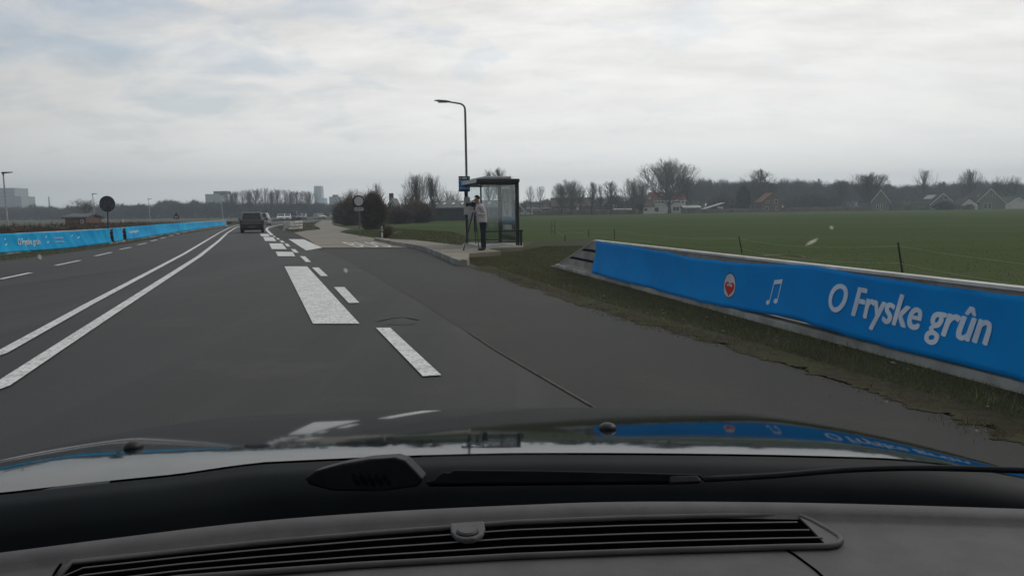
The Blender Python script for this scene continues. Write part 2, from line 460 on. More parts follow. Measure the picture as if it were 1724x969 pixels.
asph = [Vector((-8.5, -12, 0)), Vector((-11.0, 5, 0)), at(0, 439), at(95, 428), at(150, 420.5), at(186, 415), at(258, 402.5), at(322, 391), at(382, 382), at(405, 378.8), at(425, 376), at(450, 373.6),
        at(480, 371.6), at(530, 369.6), at(590, 368.6), at(590, 371.0), at(540, 372.8), at(510, 375.4), at(480, 379), at(462, 382), at(455, 386),
        at(456, 391), at(464, 398), at(480, 405), at(500, 411), at(540, 418.5), at(640, 418.5), at(706, 417.5), at(745, 428), at(775, 441), at(800, 447),
        at(850, 463), at(900, 483), at(967, 507), at(1060, 535), at(1139, 557), at(1235, 585), at(1378, 632), at(1560, 688), at(1724, 738),
        Vector((3.6, 2.5, 0)), Vector((5.4, -4, 0)), Vector((7.5, -12, 0))]
tag(sheet('road', asph, 0.0, M['asphalt']), kind='structure')
# darker shoulder where the lay-by meets the carriageway, strip of older asphalt along the verge
sh = [at(456, 391), at(455, 386), at(462, 382), at(470, 384), at(480, 388), at(497, 391.5), at(520, 404), at(540, 417.5), at(500, 411), at(480, 405), at(464, 398)]
tag(sheet('road_shoulder', sh, 0.006, M['asphalt_old']), kind='structure')
lay = [at(522, 418.2), at(700, 418.2), at(745, 429), at(775, 441), at(900, 484), at(1139, 558), at(1378, 633), at(1724, 739), Vector((3.5, 2.5, 0)), Vector((3.3, 0, 0)), Vector((1.35, 3.2, 0)), at(1000, 686), at(835, 590), at(700, 504), at(600, 448), at(560, 428)]
M['layby'] = mat('layby_asphalt', (.022, .0222, .0212), .72, .28, col2=(.034, .0338, .032), scale=.3, lo=.35, hi=.65, bump=.4, bscale=100, stretch=(1, .3, 1, -ROT))
add_layer(M['layby'], (.08, .078, .07), 40, .56, .74, amount=.55)
add_layer(M['layby'], (.05, .047, .04), .9, .55, .7, stretch=(1, .5, 1), amount=.5, loc=(4, 0, 0))
add_layer(M['layby'], (.024, .023, .022), .7, .55, .75, amount=.6)
tag(sheet('layby', lay, 0.0022, M['layby']), kind='structure')
side = [at(495, 391.5), at(515, 388.5), at(540, 386), at(537, 383), at(529, 379.5), at(533, 375), at(545, 371.2), at(561, 371.2), at(558, 375), at(562, 379.5), at(575, 382.5), at(591, 385.5), at(580, 388), at(571, 390.8),
        at(600, 396), at(640, 402.5), at(662, 407.5), at(706, 417.3), at(540, 417.3), at(520, 404)]
tag(sheet('side_road', side, 0.010, M['paving']), kind='structure')
tag(sheet('far_field', [Vector((-500, 45, 0)), Vector((-14.0, 45, 0)) + Vector((-12, 30, 0)), at(400, 370.5), at(560, 366.5), Vector((-60, 350, 0)), Vector((-500, 420, 0))], -0.02, mat('pale_field', (.115, .105, .078), .95, .1, col2=(.075, .08, .045), scale=.02)), kind='structure')
# road surface joint line
def strip_pts(pts, wd):
    a = []; b = []
    for i, p in enumerate(pts):
        t_ = (pts[min(i + 1, len(pts) - 1)] - pts[max(i - 1, 0)]); t_.z = 0; t_.normalize()
        n_ = Vector((-t_.y, t_.x, 0)) * wd / 2
        a.append(p + n_); b.append(p - n_)
    return a, b
def stripe(mb, pts, wd, z):
    a, b = strip_pts(pts, wd)
    v = []
    for p, q in zip(a, b): v += [(p.x, p.y, z), (q.x, q.y, z)]
    mb.add(v, [(2 * i, 2 * i + 1, 2 * i + 3, 2 * i + 2) for i in range(len(a) - 1)])
def dens(pts, k=6):
    o = []
    for a, b in zip(pts, pts[1:]):
        o += [a.lerp(b, i / k) for i in range(k)]
    return o + [pts[-1]]
def smooth_curve(pts, k=8):
    P = [pts[0] * 2 - pts[1]] + list(pts) + [pts[-1] * 2 - pts[-2]]
    o = []
    for i in range(1, len(P) - 2):
        p0, p1, p2, p3 = P[i - 1:i + 3]
        for j in range(k):
            t_ = j / k
            o.append(.5 * ((2 * p1) + (p2 - p0) * t_ + (2 * p0 - 5 * p1 + 4 * p2 - p3) * t_ ** 2 + (3 * p1 - p0 - 3 * p2 + p3) * t_ ** 3))
    return o + [pts[-1]]
mb = MB()
stripe(mb, dens([at(790, 560), at(835, 590), at(1000, 686), Vector((1.35, 3.2, 0))]), .022, .0085)
stripe(mb, smooth_curve([at(636, 541), at(655, 536), at(682, 534), at(704, 538.5)]), .05, .0086)
stripe(mb, smooth_curve([at(648, 545), at(676, 547), at(700, 544)]), .03, .0087)
tag(mb.build('road_joint', mat('joint_tar', (.11, .105, .095), .85, .2, col2=(.055, .054, .051), scale=5, lo=.40, hi=.62)), kind='structure')

mk = MB()
A = [Vector((-3.9, -2, 0)), Vector((-4.5, 2.2, 0)), at(0, 596), at(150, 512.5), at(310, 427.5), at(345, 406.5), at(370, 391.5), at(388, 382.5), at(404, 377.6)]
B = [Vector((-3.1, -2, 0)), Vector((-3.85, 2.2, 0)), at(0, 651), at(100, 585), at(197, 521.5), at(335, 432), at(368, 406), at(383, 391.8), at(397, 383.2), at(416, 377.0)]
stripe(mk, dens(A), .13, .012)
stripe(mk, dens(B), .15, .012)
stripe(mk, smooth_curve([at(404, 377.6), at(440, 375), at(480, 373), at(530, 370.9)]), .15, .012)
stripe(mk, smooth_curve([at(458, 396), at(452, 390), at(449, 386.3), at(452, 383), at(462, 380.5), at(480, 377.6), at(505, 374.6), at(530, 372.4)]), .22, .012)
for x0, y0, x1, y1 in [(-60, 483.5, -20, 475), (0, 470.5, 52, 459.5), (94, 447.2, 135, 438.6), (160.5, 431.2, 188, 425), (202, 420.2, 220.5, 416.4), (232, 412.4, 246.5, 409.3), (254, 406.2, 264.5, 403.6), (270, 401.6, 279, 399.4), (285, 397.6, 292, 395.9), (297, 394.6, 303, 393.1), (308, 391.8, 315, 390.2)]:
    stripe(mk, [at(x0, y0), at(x1, y1)], .13, .012)
stripe(mk, smooth_curve([at(322, 388.9), at(350, 384.5), at(382, 380.6), at(405, 377.9)]), .12, .012)
def quad(q, z=.012): mk.add([(*at(x, y).xy, z) for x, y in q], [(0, 1, 2, 3)])
for q in [[(479, 449), (517, 449), (605.5, 546), (527, 546)], [(464, 424), (492.8, 424.3), (497, 431.9), (467.7, 431.5)], [(453.2, 410), (475, 410), (483, 419.8), (457.5, 419.4)],
          [(443, 398.8), (460, 399.2), (465.3, 406.1), (446.3, 405.8)], [(437.6, 393.8), (451, 393.8), (454.3, 398), (440, 397.8)],
          [(562, 484), (580, 484), (605, 510.5), (587, 511)], [(633, 553), (657, 553), (743, 633), (712, 635)], [(525.2, 450.8), (536.4, 450.8), (552, 465.2), (540, 465.2)],
          [(504.8, 431.5), (513.7, 431.8), (523.8, 441.5), (515, 441.5)], [(489.4, 419.4), (497, 419.8), (503.3, 425.9), (496, 425.5)], [(478.8, 410), (484.8, 410.4), (489, 415.5), (483, 415)],
          [(470.8, 405.3), (476, 405.3), (479.8, 408.6), (474, 408.3)], [(464.5, 400.6), (468.6, 400.8), (471.8, 403.6), (466.8, 403.2)], [(459.4, 397.1), (462.6, 397.2), (464.8, 399), (461, 399)],
          [(485.5, 402.7), (511.3, 403), (542.5, 417.3), (515.6, 422)]]:
    quad(q)
# the row's next dashes and block, beside and under the car
o_, d_ = at(645, 553), (at(571, 484) - at(645, 553))
quad_dirs = d_.normalized()
for k in (1, 2):
    c = at(727, 634) - quad_dirs * (2.0 * k)
    stripe(mk, [c, c - quad_dirs * 1.3], .17, .012)
blk = at(567, 546) - quad_dirs * 5.2
stripe(mk, [blk, blk - quad_dirs * 3.0], .6, .012)
tag(mk.build('road_markings', M['paint']), kind='structure')

def bold_mesh(txt):
    v, f = font_mesh(txt)
    V = []; Fc = []
    for k, (dx_, dy_) in enumerate(((-.032, 0), (.032, 0), (-.016, .014), (.016, -.014), (0, 0), (-.032, .014), (.032, -.014))):
        b = len(V)
        V += [Vector((p.x + dx_, p.y + dy_, k * .0012)) for p in v]; Fc += [tuple(i + b for i in q) for q in f]
    return V, Fc
def font_mesh(txt, extrude=0, offset=0.0, shear=0.0):
    cu = bpy.data.curves.new('txt', 'FONT')
    cu.body = txt; cu.size = 1; cu.offset = offset; cu.extrude = extrude; cu.shear = shear
    cu.resolution_u = 4
    ob = bpy.data.objects.new('txt', cu)
    COL.objects.link(ob)
    dg = bpy.context.evaluated_depsgraph_get()
    me = bpy.data.meshes.new_from_object(ob.evaluated_get(dg))
    v = [p.co.copy() for p in me.vertices]; f = [tuple(p.vertices) for p in me.polygons]
    bpy.data.objects.remove(ob); bpy.data.meshes.remove(me); bpy.data.curves.remove(cu)
    return v, f
v, f = font_mesh('BUS', offset=-.006)
x0 = min(p.x for p in v); x1 = max(p.x for p in v); y0 = min(p.y for p in v); y1 = max(p.y for p in v)
bl, br, tl, tr_ = at(600, 416.3), at(664, 416.3), at(574, 408), at(634, 408)
vv = []
for p in v:
    a_ = (p.x - x0) / (x1 - x0); b_ = (p.y - y0) / (y1 - y0)
    q = bl.lerp(br, a_).lerp(tl.lerp(tr_, a_), b_)
    vv.append((q.x, q.y, .016))
tag(mesh_obj('road_lettering', vv, f, M['paint']), kind='structure')

# raised kerb platform of the bus stop
kp = [at(660, 402.3, .13), at(700, 404.0, .13), at(753, 410.2, .13), at(776, 412.5, .13), at(782, 408.5, .13), at(880, 407.5, .13), at(881, 415.6, .13), at(820, 417.5, .13), at(843, 422.6, .13), at(790, 425.8, .13), at(788, 434.5, .13), at(775, 437.0, .13), at(706, 412.8, .13), at(660, 405.8, .13), at(630, 400.5, .13), at(632, 399.2, .13)]
mb = MB(); mb.prism([(p.x, p.y, .13) for p in kp], (0, 0, -.2))
tag(mb.build('pavement', M['paving'], bevel=.015), kind='structure')
kb = MB()
kc = smooth_curve([at(660, 406.3, .13), at(706, 413.3, .13), at(740, 424, .13), at(775, 437.8, .13), at(785, 437, .13)], 5)
a, b = strip_pts(kc, .16)
for (p, q, p2, q2) in zip(a, b, a[1:], b[1:]):
    kb.add([(p.x, p.y, -.05), (q.x, q.y, -.05), (q2.x, q2.y, -.05), (p2.x, p2.y, -.05), (p.x, p.y, .145), (q.x, q.y, .145), (q2.x, q2.y, .145), (p2.x, p2.y, .145)],
           [(0, 1, 2, 3), (7, 6, 5, 4), (0, 4, 5, 1), (1, 5, 6, 2), (2, 6, 7, 3), (3, 7, 4, 0)])
tag(kb.build('kerb', M['kerb']), kind='structure')

# verges
ver = [at(775, 441), at(787, 437), at(790, 430), at(884, 415), at(900, 405), at(1000, 401), Vector((4.9, 22, 0)), Vector((5.6, 12, 0)), Vector((6.9, 5, 0)), Vector((10, -20, 0)), Vector((7.3, -12, 0)), Vector((5.2, -4, 0)), Vector((3.4, 2.5, 0)),
       at(1724, 741), at(1560, 691), at(1378, 635), at(1235, 588), at(1139, 560), at(1060, 538), at(967, 510), at(900, 486), at(850, 466), at(800, 450)]
tag(sheet('verge', ver, -0.012, M['verge']), kind='structure')
vl = [Vector((-8.3, -12, 0)), Vector((-10.8, 5, 0)), at(0, 440), at(95, 429), at(186, 416), at(258, 403.5), at(322, 392), at(382, 383), at(405, 379.5), at(405, 376), at(382, 377), at(322, 384), at(258, 393), at(186, 402), at(95, 409), at(0, 413), Vector((-16, 5, 0)), Vector((-14, -12, 0))]
tag(sheet('verge', vl, -0.014, M['verge']), kind='structure')
isl = [at(462, 381), at(480, 378.5), at(510, 374.9), at(540, 372.6), at(531, 376), at(527, 379.5), at(535, 383.5), at(540, 386), at(515, 388.5), at(497, 391.3), at(478, 388), at(466, 385)]
tag(sheet('grass_island', isl, .012, M['verge']), kind='structure')

# ragged dirt and grass creeping over the asphalt edge
rr_ = random.Random(8)
ed0 = [at(800, 449), at(850, 465), at(900, 484.5), at(967, 508), at(1060, 536), at(1139, 558), at(1235, 586), at(1378, 633), at(1560, 690), at(1724, 740), Vector((3.5, 2.6, 0))]
ed0 = [a_.lerp(b_, k / 40) for a_, b_ in zip(ed0, ed0[1:]) for k in range(40)]
inn, outw = [], []
o1 = 0
for i, p_ in enumerate(ed0):
    n_ = Vector((.97, .25, 0))
    o1 = o1 * .90 + rr_.gauss(0, .032)
    inn.append(p_ - n_ * (.05 + o1 + .04 * abs(math.sin(i * .11)) + rr_.uniform(-.018, .018))); outw.append(p_ + n_ * .35)
M['soil'] = mat('edge_soil', (.060, .052, .034), .95, .1, col2=(.040, .038, .024), scale=9, lo=.4, hi=.6, bump=.4, bscale=25)
add_layer(M['soil'], (.055, .070, .028), 3, .5, .6, amount=.8)
add_layer(M['soil'], (.13, .115, .085), 30, .6, .7, amount=.6)
vv_ = [(*p_.xy, .0065) for pr in zip(inn, outw) for p_ in pr]
tag(mesh_obj('verge', vv_, [(2 * k + 2, 2 * k + 3, 2 * k + 1, 2 * k) for k in range(len(inn) - 1)], M['soil']), kind='structure')

# ------------------------------------------------------------------ grass blades
rng = np.random.default_rng(5)
def blades(name, pos, h, wd, mats, split=.3, kind='stuff', label=None):
    n = len(pos)
    ang = rng.uniform(0, 2 * np.pi, n)
    hh = h * rng.uniform(.4, 1.3, n)
    lean = rng.normal(0, .35, (n, 2)) * hh[:, None]
    ux = np.cos(ang) * wd / 2; uy = np.sin(ang) * wd / 2
    v = np.zeros((n, 3, 3))
    v[:, 0, 0] = pos[:, 0] - ux; v[:, 0, 1] = pos[:, 1] - uy; v[:, 0, 2] = pos[:, 2]
    v[:, 1, 0] = pos[:, 0] + ux; v[:, 1, 1] = pos[:, 1] + uy; v[:, 1, 2] = pos[:, 2]
    v[:, 2, 0] = pos[:, 0] + lean[:, 0]; v[:, 2, 1] = pos[:, 1] + lean[:, 1]; v[:, 2, 2] = pos[:, 2] + hh
    me = bpy.data.meshes.new(name)
    me.vertices.add(n * 3); me.vertices.foreach_set('co', v.reshape(-1))
    me.loops.add(n * 3); me.loops.foreach_set('vertex_index', np.arange(n * 3, dtype=np.int32))
    me.polygons.add(n); me.polygons.foreach_set('loop_start', np.arange(0, n * 3, 3, dtype=np.int32))
    for q in mats: me.materials.append(q)
    me.polygons.foreach_set('material_index', (rng.uniform(0, 1, n) < split).astype(np.int32))
    me.update(calc_edges=True); me.validate()
    o = bpy.data.objects.new(name, me); COL.objects.link(o)
    return tag(o, label, kind=kind)
def patchy(P, sc=1.3, thr=.0, seed=1):
    r = np.random.default_rng(seed)
    s = np.zeros(len(P))
    for k in range(6):
        d = r.normal(0, 1, 2) * sc * (1 + k * .6); ph = r.uniform(0, 6.3)
        s += np.sin(P[:, 0] * d[0] + P[:, 1] * d[1] + ph) / (1 + k * .35)
    return s > thr
def in_poly(P, poly):
    x, y = P[:, 0], P[:, 1]
    ins = np.zeros(len(P), bool)
    n = len(poly)
    for i in range(n):
        x1, y1 = poly[i][0], poly[i][1]; x2, y2 = poly[(i + 1) % n][0], poly[(i + 1) % n][1]
        c = ((y1 > y) != (y2 > y))
        with np.errstate(divide='ignore', invalid='ignore'):
            xi = (x2 - x1) * (y - y1) / (y2 - y1) + x1
        ins ^= c & (x < xi)
    return ins
def scatter(poly, n, z=0.0, near=1.0):
    P = np.array([(p[0], p[1]) for p in poly])
    lo, hi = P.min(0), P.max(0)
    u = rng.uniform(0, 1, (n, 2))
    Q = lo + (hi - lo) * u
    Q = Q[in_poly(Q, poly)]
    return np.c_[Q, np.full(len(Q), z)]
vis = [p for p in ver if p.y > 2.0]
visv = [Vector((2.9, 4.2, 0)), Vector((1.65, 9.0, 0)), Vector((.35, 14.3, 0)), Vector((-.9, 20.3, 0)), Vector((-1.4, 23.6, 0)), Vector((.3, 27.5, 0)), Vector((1.2, 31, 0)), Vector((3.9, 31, 0)), Vector((3.4, 22, 0)), Vector((4.2, 12, 0)), Vector((5.5, 5, 0)), Vector((5.6, 3.5, 0))]
P = scatter(visv, 330000, -.012)
P = P[patchy(P, 1.9, -2.4, 2)]
blades('grass', P, .03, .006, [M['grass_a'], M['grass_b']], .42)
P = scatter(visv, 26000, -.012)
P = P[patchy(P, 2.4, .5, 12)]
blades('grass', P, .085, .007, [M['grass_a'], M['grass_b']], .75)
edge = [p for p in (at(800, 449), at(850, 465), at(900, 484.5), at(967, 508), at(1060, 536), at(1139, 558), at(1235, 586), at(1378, 633), at(1560, 690), at(1724, 740))]
E = []
for a, b in zip(edge, edge[1:]):
    n = int((a - b).length * 500)
    t_ = rng.uniform(0, 1, n); off = rng.normal(.02, .13, n)
    d = (b - a).normalized(); nn = Vector((-d.y, d.x, 0))
    if nn.x < 0: nn = -nn
    E.append(np.c_[a.x + (b.x - a.x) * t_ + nn.x * off, a.y + (b.y - a.y) * t_ + nn.y * off, np.full(n, -.004)])
E = np.concatenate(E); E = E[patchy(E, 3.2, .1, 7)]; E[:, 2] = .0065
blades('grass', E, .022, .006, [M['grass_a'], M['grass_b']], .5)
fp = [Vector((3.9, 45, 0)), Vector((3.5, 22, 0)), Vector((4.4, 12, 0)), Vector((6, 5, 0)), Vector((22, 16, 0)), Vector((40, 45, 0))]
P = scatter(fp, 110000, -.022)
P = P[rng.uniform(0, 1, len(P)) < np.exp(-(P[:, 1] - 6) / 9)]
blades('grass', P, .05, .012, [M['grass_a'], M['grass_b']], .25)
P = scatter([at(660, 405), at(700, 405), at(753, 411), at(780, 414), at(786, 405), at(786, 397), at(760, 390), at(660, 384), at(600, 388), at(575, 391.5), at(640, 401)], 60000, -.02)
blades('grass', P, .07, .02, [M['grass_a'], M['grass_b']], .35)
P = scatter(isl, 9000, .012)
blades('grass', P, .10, .05, [M['grass_a'], M['grass_b']], .5)
P = scatter([at(0, 440), at(186, 416), at(258, 403.5), at(322, 392), at(382, 383), at(382, 379), at(322, 387), at(258, 397), at(186, 408), at(0, 427)], 40000, -.014)
blades('grass', P, .07, .02, [M['grass_a'], M['grass_b']], .55)
# stones and clods lying in the verge and along the ragged asphalt edge
mb = MB()
ec = [q for q in E[rng.integers(0, len(E), 700)] + rng.normal(0, .06, (700, 3)) * np.array([1, 1, 0])]
for q in list(scatter(visv, 1100, 0)) + [np.array([q[0], q[1], .006]) for q in ec]:
    if rng.uniform() < .55: continue
    s_ = rng.uniform(.006, .026) if q[2] < .005 else rng.uniform(.004, .012)
    c = Vector(q)
    v = [c + Vector((math.cos(a) * s_ * rng.uniform(.7, 1.3), math.sin(a) * s_ * rng.uniform(.7, 1.3), -.004)) for a in (0, 1.25, 2.5, 3.75, 5)] + [c + Vector((rng.normal(0, .2) * s_, 0, s_ * .5 - .005))]
    mb.add(v, [(0, 1, 5), (1, 2, 5), (2, 3, 5), (3, 4, 5), (4, 0, 5)])
tag(mb.build('gravel', M['kerb']), kind='stuff')

# ------------------------------------------------------------------ barriers and banners
class Line:
    """plan polyline with arc length; maps photo pixels on its vertical face"""
    def __init__(s, pts):
        s.p = [Vector((q.x, q.y, 0)) for q in pts]
        s.l = [0]
        for a, b in zip(s.p, s.p[1:]): s.l.append(s.l[-1] + (b - a).length)
    def pos(s, u, off=0.0, z=0.0):
        i = 0
        while i < len(s.p) - 2 and u > s.l[i + 1]: i += 1
        a, b = s.p[i], s.p[i + 1]
        t_ = (u - s.l[i]) / (s.l[i + 1] - s.l[i])
        d = (b - a).normalized()
        n = Vector((-d.y, d.x, 0))
        if n.dot(-(a.lerp(b, .5))) < 0: n = -n
        q = a.lerp(b, t_) + n * off
        return Vector((q.x, q.y, z))
    def uz(s, px, py):
        d = ray(px, py)
        best = None
        for i, (a, b) in enumerate(zip(s.p, s.p[1:])):
            e = b - a
            # CAM.xy + t d = a + k e
            det = d.x * (-e.y) - (-e.x) * d.y
            rx, ry = a.x - CAM.x, a.y - CAM.y
            t_ = (rx * (-e.y) - (-e.x) * ry) / det
            k = (d.x * ry - d.y * rx) / det
            if t_ > 0 and ((-.001 <= k <= 1.001) or (i == 0 and k < 0) or (i == len(s.p) - 2 and k > 1)):
                best = (s.l[i] + k * e.length, CAM.z + d.z * t_)
                if -.001 <= k <= 1.001: break
        return best
g0, g1 = at(935, 447.5), at(1712, 652)
gd = (g1 - at(1000, 465)).normalized()
RB = Line([at(1000, 465) - gd * 2.1, g1 + gd * 8])
print('barrier', RB.p, RB.l)
TOP = .735
def barrier(name, line, u0, u1, label, group, ramp=2.0, step=None, top=TOP):
    root = empty(name, line.pos(u0), 0, label, 'crash barrier', group)
    root.location = (0, 0, 0)
    us = [u0]
    nseg = max(8, int((u1 - u0) / 2))
    segs = sorted(set([u0, u0 + ramp] + [u0 + ramp + (u1 - u0 - ramp) * i / nseg for i in range(nseg + 1)]))
    def zt(u, z): # height limited by the sloping end
        return min(z, top * max(0.0, (u - u0)) / ramp)
    def beam(nm, z0, z1, o0, o1, m, bev=.012, clip=True):
        mb_ = MB(); v = []
        ss = segs
        if clip:
            uc0 = u0 + ramp * z0 / top; uc1 = u0 + ramp * z1 / top
            ss = sorted(set([uc0, uc1] + [q for q in segs if q > uc0 + .001]))
        for u in ss:
            za = z0; zb = min(z1, max(zt(u, z1), z0 + .004)) if clip else z1
            for (o_, z_) in ((o0, za), (o1, za), (o1, zb), (o0, zb)):
                v.append(line.pos(u, o_, z_))
        f_ = [(0, 1, 2, 3)] + [(4 * i + k, 4 * i + 4 + k, 4 * i + 4 + (k + 1) % 4, 4 * i + (k + 1) % 4) for i in range(len(ss) - 1) for k in range(4)]
        f_.append(tuple(4 * (len(ss) - 1) + k for k in (3, 2, 1, 0)))
        mb_.add(v, f_)
        return mb_.build(nm, m, root, bevel=bev)
    tagp = beam('foot', -.05, .075, -.16, .085, M['conc_foot'], .02)
    beam('plank', .10, .255, -.05, .0, M['conc'])
    beam('plank', .315, .475, -.05, .0, M['conc'])
    beam('plank', .535, top - .03, -.05, .0, M['conc'])
    beam('gap_shade_panel', .09, top - .04, -.075, -.055, M['dark_gap'], 0)  # added dark panel, paints the shade seen in the plank gaps
    beam('top_rail', top - .028, top, -.09, .018, M['conc_pale'], .006)
    # sloping end rail
    mb_ = MB()
    mb_.tube([line.pos(u0 - .05, -.02, -.02), line.pos(u0 + ramp, -.02, top - .01)], .03, 6)
    mb_.build('end_rail', M['conc'], root)
    n = 0
    u = u0 + ramp + .1
    while u < u1 and n < 60:
        pb = MB()
        p = line.pos(u, -.06, 0); q = line.pos(u + .1, -.06, 0)
        d = (q - p).normalized(); nn = Vector((-d.y, d.x, 0))
        pb.prism([p + nn * .0 + Vector((0, 0, -.1)), q + nn * .0 + Vector((0, 0, -.1)), q + Vector((0, 0, top - .03)), p + Vector((0, 0, top - .03))], (line.pos(u, -.14, 0) - p))
        pb.build('post', M['conc'], root)
        u += (u1 - u0) / 14 if (u1 - u0) > 28 else 2.0; n += 1
    return root
us0 = RB.uz(935, 447)[0]
uend = RB.l[-1]
utop = RB.uz(1001, 402)[0]
rb = barrier('crash_barrier', RB, us0, uend, 'grey crash barrier with sloping slatted end behind the darker blue banner on the right', 'roadside crash barriers', ramp=utop - us0)

def wave(u, zf, amp=1.0, sd=0):
    return (amp - 1) * .035 + amp * (.012 * math.sin(u * 1.9 + sd) + .008 * math.sin(u * 4.3 + 1.3 * sd + zf * 2.5) + .006 * math.sin(u * 8.7 + zf * 5 + sd) + .010 * math.sin(zf * 3.1 + u * .6)) + .035 + .075 * (1 - zf) ** 2
def banner(name, line, topl, botl, m, label, group, nu, sd=0, amp=1.0, base=.0):
    T = sorted([line.uz(*q) for q in topl]); Bt = sorted([line.uz(*q) for q in botl])
    u0, u1 = max(T[0][0], Bt[0][0]) , min(T[-1][0], Bt[-1][0])
    nv = 12
    v = []; f_ = []
    for i in range(nu + 1):
        u = u0 + (u1 - u0) * i / nu
        zt_, zb_ = lerp_poly(T, u), lerp_poly(Bt, u)
        zt_ += .005 * math.sin(u * 3.3 + sd); zb_ += .006 * math.sin(u * 2.7 + sd)
        for j in range(nv + 1):
            zf = j / nv
            fold = 0.02 * (zf - .5) ** 2
            v.append(line.pos(u, wave(u, zf, amp, sd) + base + fold * (math.sin(u * 11)) , zb_ + (zt_ - zb_) * zf))
    for i in range(nu):
        for j in range(nv):
            k = i * (nv + 1) + j
            f_.append((k, k + 1, k + nv + 2, k + nv + 1))
    o = mesh_obj(name, v, f_, m, None, True)
    so = o.modifiers.new('thick', 'SOLIDIFY'); so.thickness = .002
    tag(o, label, 'banner', group)
    return o, (T, Bt)
RT = [(1004, 405.5), (1045, 411), (1091, 418), (1148, 429), (1225, 440.5), (1282, 443), (1378, 447.5), (1473, 463.6), (1569, 480), (1724, 497), (1900, 524)]
RBt = [(1000, 457.8), (1091, 481), (1196, 509), (1270, 522), (1349, 536), (1440, 561), (1521, 585.5), (1724, 634), (1900, 684)]
bn, tb_ = banner('banner', RB, RT, RBt, M['banner'], 'deep blue banner with large white lettering hung on the right-hand barrier', 'blue banners on the crash barriers', 160)
def surf(line, ub, u, z, sd=0, amp=1.0):
    T_, B_ = ub
    zt_, zb_ = lerp_poly(T_, u), lerp_poly(B_, u)
    zf = min(max((z - zb_) / (zt_ - zb_), 0), 1)
    return wave(u, zf, amp, sd) + .02 * (zf - .5) ** 2 * math.sin(u * 11)
def put_on(line, shape, px0, px1, pxtop, m, name, parent, sd=0, amp=1.0, zf=.5, base=0, sh=0.0, subdiv=None, capfrac=None, extra=.005, ub=None):
    """shape = (verts, faces) in 2D; px0/px1: photo points of its bottom left and right; pxtop: a photo point at its top"""
    v, f_ = shape
    ax = min(p[0] for p in v); bx = max(p[0] for p in v)
    cap = capfrac if capfrac else max(p[1] for p in v)
    A_, B_, T_ = line.uz(*px0), line.uz(*px1), line.uz(*pxtop)
    o = []
    hgt = None
    for p in v:
        a_ = (p[0] - ax) / (bx - ax)
        u = A_[0] + (B_[0] - A_[0]) * a_
        zb_ = A_[1] + (B_[1] - A_[1]) * a_
        tt = (T_[0] - A_[0]) / (B_[0] - A_[0])
        hgt = T_[1] - (A_[1] + (B_[1] - A_[1]) * tt)
        z = zb_ + hgt * p[1] / cap
        u += (1 if B_[0] > A_[0] else -1) * sh * (z - zb_)
        o.append(line.pos(u, surf(line, ub or tb_, u, z, sd, amp) + base + extra + (p[2] * .4 if len(p) > 2 else 0), z))
    ob = mesh_obj(name, o, f_, m, parent)
    return ob
shp = bold_mesh('O Fryske gr\u00fbn')
lt = put_on(RB, shp, (1406, 520), (1674, 580), (1445, 481), M['banner_print'], 'lettering', bn, sh=.16, capfrac=.70)
# emblem: white oval with dark rim, red heart with two pale dots
def ell(cx, cy, rx, ry, n=28): return ([(cx + rx * math.cos(2 * math.pi * k / n), cy + ry * math.sin(2 * math.pi * k / n)) for k in range(n)], [tuple(range(n))])
def heart(cx, cy, s_):
    pts = []
    for k in range(32):
        a_ = 2 * math.pi * k / 32
        pts.append((cx + s_ * 16 * math.sin(a_) ** 3 / 17, cy + s_ * (13 * math.cos(a_) - 5 * math.cos(2 * a_) - 2 * math.cos(3 * a_) - math.cos(4 * a_)) / 17))
    return pts, [tuple(range(32))]
def tri2(shape):
    v_, f_ = shape
    tr = tessellate_polygon([[Vector((p[0], p[1], 0)) for p in v_]])
    return v_, [tuple(t) for t in tr]
Em = RB.uz(1235.5, 480)
EH = abs(RB.uz(1235.5, 458)[1] - RB.uz(1235.5, 500)[1]) / 2
def emb(shape, m, name, ex):
    v_, f_ = tri2(shape)
    o = [RB.pos(Em[0] + p[0] * 1.35 + p[1] * .12, surf(RB, tb_, Em[0] + p[0], Em[1] + p[1]) + ex, Em[1] + p[1]) for p in v_]
    return mesh_obj(name, o, f_, m, bn)
emb(ell(0, 0, EH * .86, EH * 1.03), M['print_dark'], 'emblem_rim', .005)
emb(ell(0, 0, EH * .78, EH * .95), M['print_white'], 'emblem', .007)
emb(heart(0, -EH * .22, EH * .72), M['print_red'], 'emblem_heart', .009)
emb(ell(-EH * .22, EH * .02, EH * .13, EH * .13), M['print_white'], 'emblem_dot', .011)
emb(ell(EH * .22, EH * .02, EH * .13, EH * .13), M['print_white'], 'emblem_dot', .011)
# music note
Nt = RB.uz(1313, 491); NH = abs(RB.uz(1313, 466)[1] - RB.uz(1313, 512)[1])
def note(shape, ex=.005):
    v_, f_ = tri2(shape)
    return [RB.pos(Nt[0] + p[0] * NH + p[1] * NH * .16, surf(RB, tb_, Nt[0] + p[0] * NH, Nt[1] + p[1] * NH) + ex, Nt[1] + p[1] * NH) for p in v_], f_
mb = MB()
mb.add(*note(ell(-.33, -.42, .13, .09))); mb.add(*note(ell(.17, -.32, .13, .09)))
mb.add(*note(([(-.25, -.42), (-.20, -.42), (-.20, .4), (-.25, .4)], None), .0055)); mb.add(*note(([(.25, -.32), (.30, -.32), (.30, .48), (.25, .48)], None), .0055))
mb.add(*note(([(-.25, .26), (.30, .34), (.30, .5), (-.25, .42)], None), .006))
mb.build('music_note', M['banner_print'], bn)
del t

